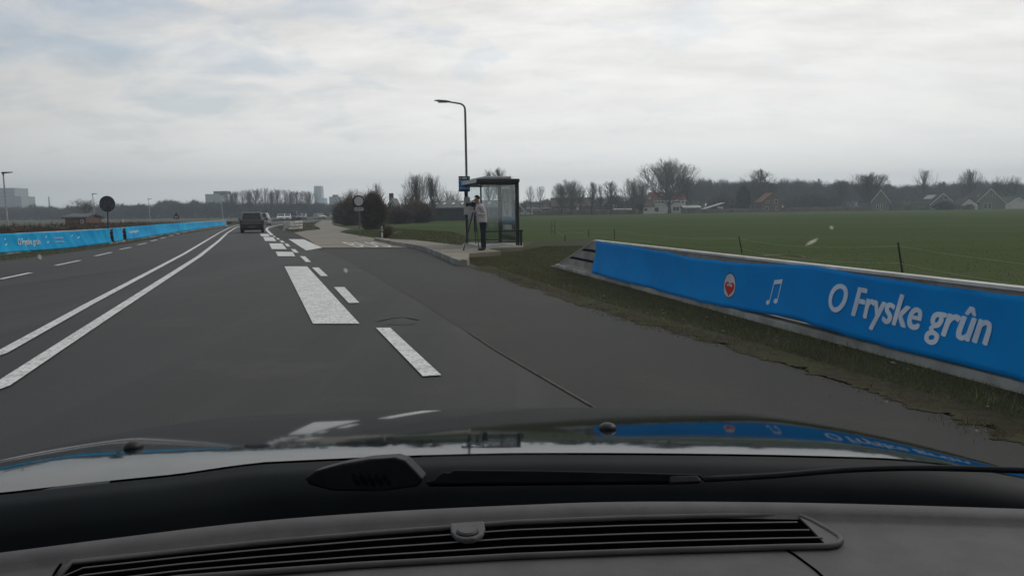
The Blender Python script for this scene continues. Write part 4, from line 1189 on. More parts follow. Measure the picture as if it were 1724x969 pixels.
# ------------------------------------------------------------------ houses
def bbox_w(px0, px1, Y): return (px1 - px0) / F_PX * Y
def house(px0, px1, base, eave, ridge, Y, depth, gable, wall, roof, label, rz=0, wins=(), chimney=None, door=None, skylight=None, name='house', trim=None, cat='house', overhang=.3, hip=0):
    """a house seen between px0 and px1; gable: True when the gable end faces the road"""
    W_ = bbox_w(px0, px1, Y)
    c = aty((px0 + px1) / 2, base, Y)
    zb = 0
    ze = aty((px0 + px1) / 2, eave, Y).z; zr = aty((px0 + px1) / 2, ridge, Y).z
    e = empty(name, (c.x, Y, 0), rz, label, cat)
    wm = MB(); h = W_ / 2
    if gable:
        wm.prism([(-h, 0, -.1), (h, 0, -.1), (h, 0, ze), (0, 0, zr - .15), (-h, 0, ze)], (0, depth, 0))
    else:
        wm.prism([(-h, 0, -.1), (-h, depth, -.1), (-h, depth, ze), (-h, depth / 2, zr - .15), (-h, 0, ze)], (2 * h, 0, 0))
    wm.build('wall', M[wall], e)
    rm = MB(); o = overhang; th = .18
    if gable:
        sl = (zr - ze) / h
        for s_ in (-1, 1):
            rm.prism([(0, -o, zr), (s_ * (h + o), -o, ze - sl * o), (s_ * (h + o), -o, ze - sl * o + th), (0, -o, zr + th)], (0, depth + 2 * o, 0))
    else:
        sl = (zr - ze) / (depth / 2)
        for s_ in (-1, 1):
            y0_ = depth / 2
            rm.prism([(-h - o, y0_, zr), (-h - o, y0_ + s_ * (depth / 2 + o), ze - sl * o), (-h - o, y0_ + s_ * (depth / 2 + o), ze - sl * o + th), (-h - o, y0_, zr + th)], (2 * h + 2 * o, 0, 0))
    ro = rm.build('roof', M[roof], e)
    if trim:
        tm = MB()
        if gable:
            for s_ in (-1, 1):
                tm.prism([(0, -o - .05, zr - .05), (s_ * (h + o), -o - .05, ze - sl * o - .05), (s_ * (h + o), -o - .05, ze - sl * o - .32), (0, -o - .05, zr - .38)], (0, .04, 0))
        else:
            tm.box(-h - o, h + o, -o - .08, -o - .02, ze - sl * o - .1, ze - sl * o + .22)
        tm.build('fascia', M[trim], e)
    for (a, b, z0, z1) in wins:
        fr = MB(); fr.box(-h + a * W_, -h + b * W_, -.05, .0, z0, z1)
        fo = fr.build('window', M['white'], e)
        pm = MB(); n_ = max(1, int(round((b - a) * W_ / 1.1)))
        ww = (b - a) * W_ / n_
        for k in range(n_):
            xx = -h + a * W_ + k * ww
            pm.box(xx + .09, xx + ww - .09, -.07, -.045, z0 + .09, z1 - .09)
        pm.build('pane', M['glass_dark'], fo)
    if door:
        a, b, z1, dm = door
        MB().box(-h + a * W_, -h + b * W_, -.06, .0, 0, z1).build('door', M[dm], e)
    if chimney is not None:
        x_ = -h + chimney * W_
        yy = depth * .5
        MB().box(x_ - .3, x_ + .3, yy - .3, yy + .3, zr - .5, zr + .9).build('chimney', M['brick'], ro, bevel=.03)
    if skylight:
        a, b, f0, f1 = skylight      # fraction across the width, fraction down the front slope
        pm = MB()
        if not gable:
            def S(fx, fd): return Vector((-h + fx * W_, depth / 2 - fd * depth / 2, zr - fd * (zr - ze) + th + .05))
        else:
            def S(fx, fd): return Vector((-h * fd - .15 * 0, depth * fx, zr - fd * (zr - ze) + th + .05))
        q = [S(a, f0), S(b, f0), S(b, f1), S(a, f1)]
        pm.prism(q, (0, 0, .05)); pm.build('skylight', M['pane_sky'], ro)
    return e
house(1098, 1154, 357, 337.5, 323.5, 262, 9, False, 'render_w', 'roof_red', 'white two storey house with bright red roof under the biggest tree', wins=[(.06, .34, 3.3, 4.6), (.66, .84, 3.3, 4.3), (.88, .96, 3.2, 4.5), (.44, .53, 1.9, 4.2), (.06, .2, .4, 2.0), (.62, .8, .7, 2.1)], skylight=(.31, .35, .35, .5), trim='white')
house(1080, 1101, 357.5, 347, 336.5, 252, 7, False, 'render_w', 'roof_brown', 'low white garage with dark brown roof left of the red roofed house', wins=[(.2, .5, .8, 1.7)], name='garage', cat='garage')
# balcony wall before the white house
e = empty('garden_wall', aty(1112, 357, 255) * 1, 0, 'white stepped garden wall before the red roofed white house', 'wall'); e.location.z = 0
MB().prism([(-2.4, 0, 0), (1.8, 0, 0), (1.8, 0, 1.5), (1.3, 0, 1.5), (1.3, 0, .5), (-1.2, 0, .5), (-2.4, 0, 1.2)], (0, .3, 0)).build('wall', M['render_w'], e)
house(1152, 1178, 357, 349.5, 346.5, 254, 5, False, 'brick_grey', 'offwhite', 'low flat outbuilding right of the white house with the red roof', wins=[(.1, .35, .7, 1.3)], name='outbuilding', cat='shed', overhang=.5)
# slanted roof shed
e = empty('shed', (aty(1203, 354, 256).x, 256, 0), 0, 'dark shed with a pale slanting roof edge in the middle of the far side', 'shed')
MB().prism([(-3.0, 0, 0), (3.0, 0, 0), (3.0, 0, 2.9), (-3.0, 0, 1.1)], (0, 5, 0)).build('wall', M['wall_dark'], e)
MB().prism([(-3.5, -.4, .98), (3.1, -.4, 2.95), (3.1, -.4, 3.13), (-3.5, -.4, 1.16)], (0, 5.8, 0)).build('roof', M['offwhite'], e)
MB().box(.9, 2.7, -.06, -.01, .9, 1.9).build('window', M['offwhite'], e)
house(1283, 1316, 354, 339, 325, 258, 7, True, 'brick', 'roof_orange', 'red brick house with orange tiled roof standing alone by the wood', wins=[(.62, .80, 2.7, 3.9), (.2, .36, 2.9, 3.6), (.18, .32, .3, 1.7), (.7, .8, .4, 1.8)], chimney=.52)
house(1466, 1497, 351, 338, 318.5, 255, 8, True, 'brick_grey', 'roof_dark', 'steep gabled grey brick house at the foot of the reddish brown tree', wins=[(.30, .42, .2, 1.8), (.52, .62, .2, 2.0)], trim='white')
house(1562, 1611, 350.5, 342.5, 324.5, 262, 9, True, 'brick_grey', 'roof_dark', 'low gabled house with one bright white skylight', skylight=(.15, .6, .25, .62), wins=[(.54, .70, 3.2, 4.4), (.05, .22, .4, 1.6)], trim='white', rz=R(12))
house(1618, 1646, 350.5, 344, 333.5, 252, 6, True, 'render_w', 'roof_dark', 'small garage with a white gable left of the largest gabled house', name='garage', cat='garage', door=(.3, .7, 1.6, 'wall_dark'))
house(1641, 1692, 350.5, 341, 316.5, 258, 9, True, 'brick_grey', 'roof_dark', 'largest gabled house with white framed doors near the right edge', wins=[(.30, .40, .1, 1.9), (.44, .54, .1, 1.9), (.36, .46, 4.0, 4.7), (.56, .66, 4.0, 4.7)], trim='white', skylight=(.2, .26, .5, .58))
house(1692, 1735, 350, 343.5, 331, 262, 8, True, 'render_w', 'roof_dark', 'gabled house with pale front cut off by the right edge', trim='white')
house(888, 924, 357.5, 350, 341, 246, 8, False, 'wall_dark', 'roof_dark', 'dark low house with white trimmed dormers just right of the shelter', wins=[(.12, .3, 2.0, 2.7), (.45, .85, 2.0, 2.7)], trim='offwhite')
house(930, 1000, 357, 347, 333, 256, 9, False, 'brick', 'roof_brown', 'long brown roofed farmhouse with a tall white framed door', wins=[(.05, .12, 1.0, 1.8), (.2, .27, 1.0, 1.8), (.32, .38, 1.0, 1.8)], door=(.58, .64, 2.4, 'white'), trim='roof_brown')
house(1018, 1048, 356, 345, 330, 258, 8, True, 'wall_dark', 'roof_dark', 'steep dark gabled house between the farmhouse and the white garage', wins=[(.35, .65, 1.8, 2.8)])
house(1034, 1066, 357.5, 354.5, 352, 248, 3, False, 'offwhite', 'offwhite', 'long low white greenhouse in front of the steep dark gable', name='greenhouse', cat='greenhouse', overhang=.1)
# white gable boards beside the shelter
e = empty('carport', (aty(880, 355, 200).x, 200, 0), 0, 'white edged sloping carport roof touching the shelter post', 'carport')
MB().prism([(-1.0, 0, 2.9), (.9, 0, .9), (.9, 0, 1.2), (-1.0, 0, 3.2)], (0, 3, 0)).build('roof', M['offwhite'], e)
MB().box(-.7, -.55, .2, .4, 0, 2.4).build('post', M['wall_dark'], e)
MB().box(.62, .77, .2, .4, 0, 1.0).build('post', M['wall_dark'], e)
# barn and farmhouse by the lay-by
e = house(722, 840, 364, 350.5, 339, 128, 9, False, 'wall_dark', 'roof_grey', 'long low barn with a grey sheet roof and small skylights behind the bus stop', name='barn', cat='barn', overhang=.2)
ro = [c for c in e.children if c.name.startswith('roof')][0]
W_ = bbox_w(722, 840, 128); ze = aty(781, 350.5, 128).z; zr = aty(781, 339, 128).z
for fx in (.06, .17, .30, .43, .56, .69, .82):
    a_ = -W_ / 2 + fx * W_
    def S(x_, fd): return Vector((x_ + (1 - fd) * .5, 4.5 - fd * 4.5, zr - fd * (zr - ze) + .22))
    MB().prism([S(a_, .35), S(a_ + .35, .35), S(a_ + .35, .62), S(a_, .62)], (0, 0, .04)).build('skylight', M['pane_sky'], ro)
house(648, 671, 372, 357, 335, 118, 6, True, 'wall_dark', 'roof_grey', 'farmhouse with a pale edged gable half hidden by the tall brown bush', wins=[(.52, .74, 1.5, 2.6)], chimney=.3, trim='offwhite')
# small shed far left, with low roof
house(110, 145, 378, 366.5, 361.5, 105, 4, False, 'brick', 'roof_grey', 'small brick shed with a flat grey roof beyond the hedge on the left', name='shed', cat='shed', wins=[(.75, .88, .5, 1.0)])

def block(px0, px1, base, top, Y, depth, wall, label, floors, cols, name='apartment_block', pent=None):
    W_ = bbox_w(px0, px1, Y); c = aty((px0 + px1) / 2, base, Y); H = aty((px0 + px1) / 2, top, Y).z
    e = empty(name, (c.x, Y, 0), 0, label, 'building')
    MB().box(-W_ / 2, W_ / 2, 0, depth, 0, H).build('wall', M[wall], e)
    for k in range(floors):
        z0 = H * (k + .35) / floors; z1 = H * (k + .8) / floors
        m_ = MB()
        for j in range(cols):
            x0_ = -W_ / 2 + W_ * (j + .15) / cols; x1_ = -W_ / 2 + W_ * (j + .85) / cols
            m_.box(x0_, x1_, -.15, .02, z0, z1)
        m_.build('window_band', M['tower'] if wall == 'tower_pale' else M['sign_back'], e)  # low-contrast windows on the pale blocks put distance haze into the colour
    if pent: MB().box(-W_ / 2 + W_ * pent[0], -W_ / 2 + W_ * pent[1], depth * .2, depth * .8, H, H + pent[2]).build('roof_house', M['wall_dark'], e)
    return e
block(-30, 27, 366, 316.5, 700, 20, 'tower_pale', 'long pale high apartment block at the left edge behind the wood', 9, 12)
block(27, 38, 366, 330, 690, 20, 'tower_pale', 'lower annexe at the right end of the left edge apartment block', 6, 3)
block(347, 372, 362, 326.5, 620, 18, 'tower_pale', 'white block rising over the wood left of the tall bare row', 7, 4, pent=(.45, 1.3, 2.2))
block(530, 542, 360, 313, 1250, 16, 'tower', 'slender blue-grey office tower on the skyline', 22, 2, 'office_tower')
block(540, 547, 360, 333, 1240, 20, 'tower_pale', 'low pale building at the foot of the office tower', 4, 2)
block(555, 573, 360, 331, 640, 16, 'tower_pale', 'pale block with a dark roof box right of the office tower', 5, 4, pent=(.25, .55, 1.6))
e = empty('chimney_stack', (aty(84, 360, 800).x, 800, 0), 0, 'thin pale chimney stack on the left horizon', 'chimney')
MB().tube([(0, 0, 0), (0, 0, aty(84, 331, 800).z)], [.9, .55], 10).build('stack', M['tower'], e)

# ------------------------------------------------------------------ street lamps
def hook_lamp():
    p = aty(787.5, 400, 36); top = aty(783.2, 190, 36)
    e = empty('street_lamp', (p.x, 36, 0), 0, 'tall grey street lamp with curved arm behind the bus shelter', 'street lamp')
    dx_ = top.x - p.x; zt_ = top.z
    pts = [Vector((0, 0, -.05)), Vector((dx_ * .2, 0, 1.2)), Vector((dx_ * .3, 0, 2.0)), Vector((dx_ * .9, 0, zt_ - .4)), Vector((dx_, 0, zt_))]
    MB().tube(pts[:3], [.075, .075, .06], 12).build('base_tube', M['pole_grey'], e)
    cv = []
    a0 = aty(783, 188, 36) - Vector((p.x, 36, 0)); a1 = aty(782, 180.5, 36) - Vector((p.x, 36, 0)); a2 = aty(777, 175.5, 36) - Vector((p.x, 36, 0)); a3 = aty(768, 173.5, 36) - Vector((p.x, 36, 0)); a4 = aty(758, 172, 36) - Vector((p.x, 36, 0))
    cv = smooth_curve([pts[2] , pts[3], a0, a1, a2, a3, a4], 5)
    MB().tube(cv, [.052 - .018 * i / (len(cv) - 1) for i in range(len(cv))], 10).build('pole', M['pole_grey'], e, smooth=True)
    h0 = aty(761, 172.3, 36) - Vector((p.x, 36, 0)); h1 = aty(731, 169.5, 36) - Vector((p.x, 36, 0))
    d = h1 - h0; n = d.cross(Vector((0, 1, 0))).normalized()
    if n.z < 0: n = -n
    hm = MB(); sec = [(0, .035, .03), (.1, .06, .05), (.35, .11, .07), (.75, .12, .06), (.95, .08, .03), (1, .03, .015)]
    v = []; f_ = []
    for (t_, w2, h2) in sec:
        c = h0 + d * t_
        for k in range(10):
            a = 2 * math.pi * k / 10
            v.append(c + Vector((0, math.cos(a) * w2, 0)) + n * (math.sin(a) * h2 * (1 if math.sin(a) > 0 else .5)))
    for i in range(len(sec) - 1):
        for k in range(10): f_.append((i * 10 + k, i * 10 + (k + 1) % 10, (i + 1) * 10 + (k + 1) % 10, (i + 1) * 10 + k))
    f_ += [tuple(range(10)), tuple(50 + k for k in range(10))]
    hm.add(v, f_); ho = hm.build('lamp_head', M['pole_grey'], e, smooth=True)
    MB().box(-.18, .18, -.07, .07, -.055, -.03).build('lens', M['sign_face'], ho).location = h0 + d * .55
    return e
hook_lamp()
def side_lamp(px, base, top, Y, label):
    p = aty(px, base, Y); zt_ = aty(px, top, Y).z
    dxl = (aty(px - (base - top) * .09, top, Y).x - p.x)
    e = empty('street_lamp', (p.x, Y, 0), 0, label, 'street lamp', 'street lamps beyond the left hedge')
    MB().tube([(0, 0, -.05), (dxl * .1, 0, zt_ * .15), (dxl, 0, zt_)], [.11, .10, .06], 10).build('pole', M['pole_pale'], e)
    MB().tube([(dxl, 0, zt_ - .25), (dxl, 0, zt_ + .05)], .08, 8).build('joint', M['dark_metal'], e)
    MB().prism([(dxl - .1, -.13, zt_ - .08), (dxl + .95, -.11, zt_ + .03), (dxl + .95, -.11, zt_ + .10), (dxl - .1, -.13, zt_ + .1)], (0, .26, 0)).build('lamp_head', M['dark_metal'], e, bevel=.02)
    return e
side_lamp(13, 378, 291, 84, 'nearest and tallest looking lamp at the left edge beyond the hedge')
side_lamp(160, 374, 326.5, 168, 'street lamp beside the brownish bare tree left of the round sign back')
side_lamp(253, 372, 335, 222, 'street lamp between the round sign back and the triangular sign')
side_lamp(375.5, 370, 327, 195, 'street lamp before the white block over the far wood')

# ------------------------------------------------------------------ road signs
def round_sign(px, cy, rpx, Y, base, label, ring, face, back=False, plate=None):
    c = aty(px, cy, Y); r_ = rpx / F_PX * Y
    e = empty('road_sign', (aty(px + 2, base, Y).x, Y, 0), 0, label, 'road sign')
    ox = c.x - e.location.x
    MB().tube([(0, .03, -.05), (ox, .03, c.z + r_ * .8)], .03, 10).build('post', M['pole_grey' if not back else 'dark_metal'], e)
    d = MB(); d.tube([(ox, -.012, c.z), (ox, .012, c.z)], r_, 40); d.build('disc', ring, e)
    if face: MB().tube([(ox, -.020, c.z), (ox, -.015, c.z)], r_ * .78, 40).build('face', face, e)
    if back:
        br = MB(); br.tube([(ox, -.02, c.z), (ox, -.013, c.z)], r_ * .9, 36).build('inner_panel', M['sign_back'], e)
        MB().box(ox - r_ * .5, ox + r_ * .5, -.045, -.021, c.z + r_ * .35, c.z + r_ * .42).build('bracket', M['sign_back'], e)
        MB().box(ox - r_ * .5, ox + r_ * .5, -.045, -.021, c.z - r_ * .42, c.z - r_ * .35).build('bracket', M['sign_back'], e)
    if plate:
        z0, z1, hw = [aty(px, plate[1], Y).z, aty(px, plate[0], Y).z, plate[2] / F_PX * Y]
        po = MB().box(ox - hw, ox + hw, -.015, .0, z0, z1).build('plate', M['sign_face'], e)
        tm = MB()
        for k in range(6): tm.box(ox - hw * .8 + k * hw * .27, ox - hw * .8 + k * hw * .27 + hw * .17, -.022, -.016, z0 + (z1 - z0) * .3, z0 + (z1 - z0) * .7)
        tm.build('plate_lettering', M['sign_back'], po)
    return e
round_sign(604, 338.5, 9.8, 46, 397, 'round sign with a thick dark ring and grey centre by the side road', M['black'], M['sign_face'], plate=(349.5, 354.5, 7.5))
round_sign(180.5, 343, 13.2, 41.3, 409, 'dark back of a round sign standing in front of the light blue banner', M['black'], None, back=True)
Y = 100; c = aty(297, 364, Y); s_ = 5.8 / F_PX * Y
e = empty('road_sign', (c.x, Y, 0), 0, 'triangular warning sign with dark border above the left hedge', 'road sign')
z0 = aty(297, 368.2, Y).z; z1 = aty(297, 358.2, Y).z
MB().tube([(0, .04, -.05), (0, .04, z1 - .1)], .03, 8).build('post', M['pole_grey'], e)
MB().prism([(-s_, -.01, z0), (s_, -.01, z0), (s_ * .12, -.01, z1), (-s_ * .12, -.01, z1)], (0, .03, 0)).build('border', M['black'], e)
q = .62; zc = z0 + (z1 - z0) * .34
MB().prism([(-s_ * q, -.02, zc - (zc - z0) * q), (s_ * q, -.02, zc - (zc - z0) * q), (0, -.02, zc + (z1 - zc) * q)], (0, .008, 0)).build('face', M['sign_back'], e)
MB().box(-.16, -.06, -.032, -.022, z0 + .13, z0 + .27).box(.05, .15, -.032, -.022, z0 + .13, z0 + .27).build('symbol', M['white'], e)
# little white marker and far small sign beyond the hedge
Y = 90; c = aty(206.5, 373, Y)
e = empty('marker_post', (c.x, Y, 0), 0, 'tiny white marker post beyond the hedge right of the round sign back', 'marker post')
MB().prism([(-.10, 0, 0), (.10, 0, 0), (.06, 0, aty(206, 369.5, Y).z), (-.04, 0, aty(206, 369.5, Y).z)], (0, .08, 0)).build('body', M['white'], e)
# bollard with black band and reflector
Y = 43.5; c = aty(644, 401, Y)
e = empty('marker_post', (c.x, Y, 0), 0, 'black and white reflector marker post at the mouth of the side road', 'marker post')
H = aty(644, 376, Y).z
MB().prism([(-.085, 0, -.05), (.085, 0, -.05), (.085, 0, H * .94), (-.02, 0, H * 1.0), (-.085, 0, H * .98)], (0, .09, 0)).build('body', M['dark_metal'], e, bevel=.01)
MB().box(-.065, .035, -.012, -.002, .02, H * .40).build('white_band', M['white'], e)
MB().prism([(-.075, -.012, H * .48), (.055, -.012, H * .48), (.02, -.012, H * .82), (-.05, -.012, H * .82)], (0, .01, 0)).build('reflector', M['offwhite'], e)
MB().box(-.03, .005, -.022, -.013, H * .55, H * .7).build('reflector_core', M['black'], e)
e = empty('fallen_branch', at(650, 396.5), 0, 'pale broken branch lying right of the black and white marker post', 'branch')
MB().tube([(0, 0, .03), (.4, .1, .09), (.65, .15, .2), (.9, .2, .22)], [.05, .05, .04, .02], 6).build('limb', M['paving'], e)
MB().tube([(.4, .1, .09), (.6, .3, .12)], [.03, .01], 5).build('side_twig', M['paving'], e)

# white slatted barrier end on the grass island
Y = 66; c = aty(482, 388, Y)
e = empty('crash_barrier', (c.x, Y, 0), 0, 'short white slatted barrier end curving back on the grass island', 'crash barrier', 'roadside crash barriers')
MB().box(-.22, .20, -.05, 0, .18, .80).build('end_panel', M['offwhite'], e, bevel=.02)
MB().box(-.24, -.10, -.04, .04, -.05, .2).build('post', M['offwhite'], e)
for z0 in (.12, .36, .60):
    pts = [Vector((.22, 0, z0)), Vector((.5, .5, z0)), Vector((.62, 1.5, z0)), Vector((.5, 3.2, z0)), Vector((0, 5, z0))]
    m_ = MB(); v = []
    for p in smooth_curve(pts, 4): v += [p, p + Vector((0, 0, .17))]
    m_.add(v, [(2 * i, 2 * i + 1, 2 * i + 3, 2 * i + 2) for i in range(len(v) // 2 - 1)])
    o = m_.build('plank', M['offwhite'], e); so = o.modifiers.new('s', 'SOLIDIFY'); so.thickness = .05
MB().box(.44, .54, 1.4, 1.5, -.05, .78).build('post', M['dark_metal'], e)

# wire fence behind the right barrier
e = empty('wire_fence', (0, 0, 0), 0, 'sagging wire fence on thin dark posts along the field behind the barrier', 'fence')
fpz = [(929, 371.5, 48, 0), (934, 370.5, 47, 0), (951, 396, 36, 0), (991, 386, 41, .02), (1034, 385.5, 38, -.02), (1244, 398, 25, -.10), (1512, 408, 14, -.12)]
tops = []
for (px, top, Y, ln_) in fpz:
    p = aty(px, top, Y)
    MB().tube([(p.x + ln_ * -1.2, Y, -.1), (p.x, Y, p.z)], [.020, .016], 6).build('post', M['dark_metal'], e)
    tops.append(p)
tops[2].z = .55
for dz in (-.06, -.35):
    pts = []
    for a, b in zip(tops, tops[1:] + [Vector((7.3, 5, .7))]):
        for k in range(6):
            t_ = k / 6; q = a.lerp(b, t_); q.z += dz - .12 * 4 * t_ * (1 - t_)
            q.z = max(q.z, .03); pts.append(q)
    MB().tube(pts, .0022, 4).build('wire', M['steel'], e)
# pale hose and debris lying behind the barrier
mb = MB(); mb.tube(smooth_curve([aty(1285, 431, 14) , aty(1315, 429, 14.4), aty(1345, 430.5, 14.2), aty(1357, 434, 13.6)], 5), .012, 6)
tag(mb.build('pipe', M['paving']), 'thin pale bent pipe lying over the barrier top rail', 'pipe')

# ------------------------------------------------------------------ bus shelter
SZ = .13
NL, NR = Vector((-1.02, 28.1, 0)), Vector((.20, 28.45, 0))
axd = Vector((-math.sin(R(14)), math.cos(R(14)), 0)); LEN = 2.6
NLp = aty(811, 414, 28.1); NRp = aty(871.5, 413, 28.4)
NL = Vector((NLp.x, 28.1, 0)); NR = Vector((NRp.x, 28.4, 0))
FL = NL + axd * LEN; FR = NR + axd * LEN
HT = aty(872, 301, 28.4).z
print('shelter height', HT - SZ, 'width', (NR - NL).length)
e = empty('bus_shelter', (NL.lerp(FR, .5)), 0, 'dark framed glass bus shelter standing on the raised kerb', 'bus shelter')
o_ = e.location.copy()
def Lc(p, z): return Vector((p.x - o_.x, p.y - o_.y, z))
a = NL.lerp(FR, .5)
sl = MB(); sl.prism([Lc(NL - axd * .25, SZ - .02), Lc(NR - axd * .25, SZ - .02), Lc(FR + axd * .1, SZ - .02), Lc(FL + axd * .1, SZ - .02)], (0, 0, .05)); sl.build('floor_slab', M['conc_pale'], e)
ac = (NR - NL).normalized()
def postbox(p, w_, d_, z0, z1, nm='post'):
    q = [p - ac * w_ / 2 - axd * d_ / 2, p + ac * w_ / 2 - axd * d_ / 2, p + ac * w_ / 2 + axd * d_ / 2, p - ac * w_ / 2 + axd * d_ / 2]
    return MB().prism([Lc(k, z0) for k in q], (0, 0, z1 - z0)).build(nm, M['dark_metal'], e, bevel=.008)
postbox(NL, .05, .06, SZ, HT - .08); postbox(NR, .12, .10, SZ, HT)
postbox(FL, .05, .06, SZ, HT - .08); postbox(FR, .14, .09, SZ, HT - .05)
def rail(a, b, z0, z1, t_, nm='rail', m='dark_metal'):
    d = (b - a).normalized(); n = Vector((-d.y, d.x, 0)) * t_ / 2
    return MB().prism([Lc(a - n, z0), Lc(b - n, z0), Lc(b + n, z0), Lc(a + n, z0)], (0, 0, z1 - z0)).build(nm, M[m], e)
for a, b in ((NL, NR), (NR, FR), (FL, FR), (NL, FL)):
    rail(a + (b - a).normalized() * .03, b - (b - a).normalized() * .03, HT - .20, HT - .13, .05)
for a, b in ((NL, NR), (NR, FR), (FL, FR)):
    rail(a + (b - a).normalized() * .06, b - (b - a).normalized() * .08, SZ + .12, SZ + .16, .03)
    rail(a + (b - a).normalized() * .06, b - (b - a).normalized() * .08, SZ + .17, HT - .21, .008, 'glass_pane', 'glass')
# roof: dark edge, pale fascia to the road, raised light lid
def roofq(ex): return [NL - ac * ex - axd * ex, NR + ac * ex * .3 - axd * ex, FR + ac * ex * .3 + axd * ex, FL - ac * ex + axd * ex]
ro = MB().prism([Lc(p, HT - .12) for p in roofq(.18)], (0, 0, .12)).build('roof', M['dark_metal'], e, bevel=.015)
MB().prism([Lc(p, HT + .001) for p in [NL + axd * .1 + ac * .16, NR + axd * .1 - ac * .16, FR - ac * .16, FL + ac * .16]], (0, 0, .10)).build('roof_lid', M['sign_face'], ro, bevel=.04)
fq = roofq(.19)
rail(fq[3], fq[0], HT - .13, HT - .0, .015, 'fascia', 'sign_face')
# seat rail and its knob, bin on the right post
rail(NL - axd * .1 + ac * .1, NR - axd * .1 + ac * .06, SZ + .50, SZ + .54, .06, 'leaning_rail')
postbox(NR - axd * .1 + ac * .10, .07, .08, SZ + .02, SZ + .50, 'rail_foot')
MB().tube([Lc(NR - axd * .1 + ac * .03, SZ + .53), Lc(NR - axd * .1 + ac * .16, SZ + .53)], .045, 10).build('rail_end', M['dark_metal'], e)
# timetable case on the right wall, leaflet on the far end
m1 = NR + axd * .6; m2 = NR + axd * 1.9
rail(m1 - ac * .05, m2 - ac * .05, SZ + 1.0, SZ + 2.0, .02, 'timetable_case', 'offwhite')
rail(m1 - ac * .05, m2 - ac * .05, SZ + .55, SZ + .72, .02, 'notice', 'offwhite')
# white scribble on the near pane
sc = MB()
c0 = NL + ac * .52 - axd * .02
pts = [(0, 0), (.04, .05), (.08, -.01), (.12, .05), (.17, 0), (.21, .05), (.26, .01), (.30, .06), (.34, -.05), (.37, -.10)]
sc.tube([Lc(c0 + ac * p[0], SZ + 1.52 + p[1]) for p in pts], .012, 5)
sc.build('graffiti', M['white'], e)
# bus stop sign on its own post
Y = 30.6; p = aty(786.5, 402, Y)
e = empty('bus_stop_sign', (p.x, Y, 0), 0, 'blue and black bus stop sign with timetable board left of the shelter', 'bus stop sign')
tz = aty(784, 297, Y).z
MB().tube([(0, 0, SZ - .1), (-.06, 0, tz - .05)], .03, 8).build('post', M['dark_metal'], e)
def R4(x0_, y0_, x1_, y1_, off, thick, nm, m, par=None, bev=0):
    a = aty(x0_, y1_, Y); b = aty(x1_, y1_, Y); c = aty(x1_, y0_, Y); d = aty(x0_, y0_, Y)
    q = [Vector((k.x - p.x, off, k.z)) for k in (a, b, c, d)]
    return MB().prism(q, (0, thick, 0)).build(nm, M[m], par or e, bevel=bev)
R4(772.2, 296.6, 791.3, 322.6, -.05, .03, 'panel', 'blue_sign', bev=.015)
R4(772.4, 296.8, 791.2, 302.6, -.060, .008, 'header', 'black')
R4(777.8, 298.3, 786.2, 301.3, -.068, .006, 'route_label', 'sign_face')
R4(774, 299, 776, 301.3, -.068, .006, 'stop_symbol', 'white')
R4(788.2, 299, 789.6, 300.6, -.068, .006, 'stop_symbol', 'sign_face')
R4(773.2, 303.4, 790.6, 305.2, -.060, .008, 'stripe', 'blue_light')
R4(780, 305.4, 786, 311, -.062, .008, 'map_print', 'blue_light')
R4(773.8, 314.6, 789.5, 318.4, -.060, .008, 'stripe', 'blue_light')
R4(774.8, 319.4, 789, 321.6, -.060, .008, 'stripe', 'navy')
R4(781.0, 331.5, 791.2, 361.5, -.05, .03, 'timetable_board', 'sign_face', bev=.01)
R4(782.0, 333.5, 790.2, 344, -.058, .006, 'timetable_print', 'offwhite')
R4(782.0, 346, 790.2, 359.5, -.058, .006, 'timetable_print', 'offwhite')

# ------------------------------------------------------------------ tripod, video camera
ft = [at(780.5, 421.2, SZ), at(806.5, 421, SZ), at(801, 411.5, SZ)]
apex = aty(798.5, 349, ft[0].y + .45)
for q in ft: q.z = SZ
e = empty('tripod', (apex.x, apex.y, SZ), 0, 'black camera tripod with three spread legs on the kerb', 'tripod')
for q in ft:
    l = Vector((q.x - apex.x, q.y - apex.y, 0)); tpv = Vector((0, 0, apex.z - SZ - .12)) + Vector((l.x, l.y, 0)).normalized() * .06
    lg = MB(); md = tpv.lerp(l, .5)
    lg.tube([tpv, md], .024, 6); lg.tube([md, l + Vector((0, 0, .02))], .016, 6); lg.tube([md - (l - tpv) * .02, md + (l - tpv) * .03], .032, 6); lg.tube([l + Vector((0, 0, .03)), l], .03, 6)
    lg.build('leg', M['black'], e)
MB().tube([(0, 0, .55), (0, 0, apex.z - SZ)], .022, 8).build('centre_column', M['black'], e)
MB().tube([(0, 0, apex.z - SZ - .16), (0, 0, apex.z - SZ - .05)], .06, 10).build('collar', M['black'], e)
MB().tube([(.0, 0, apex.z - SZ - .0), (.2, -.05, apex.z - SZ - .22)], .014, 6).build('pan_handle', M['black'], e)
ca = empty('video_camera', (apex.x, apex.y, apex.z + .0), R(-8), 'black video camera mounted on top of the tripod', 'camera')
MB().box(-.10, .10, -.07, .07, .01, .17).build('body', M['black'], ca, bevel=.02)
MB().tube([(-.10, 0, .10), (-.20, 0, .10)], .055, 14).build('lens', M['black'], ca)
MB().tube([(-.20, 0, .10), (-.26, 0, .10)], [.06, .075], 14).build('lens_hood', M['black'], ca)
MB().tube([(-.06, 0, .17), (-.05, 0, .215), (.05, 0, .215), (.07, 0, .17)], .014, 6).build('handle', M['black'], ca)
MB().tube([(.09, 0, .12), (.17, -.01, .15)], .028, 10).build('viewfinder', M['black'], ca)

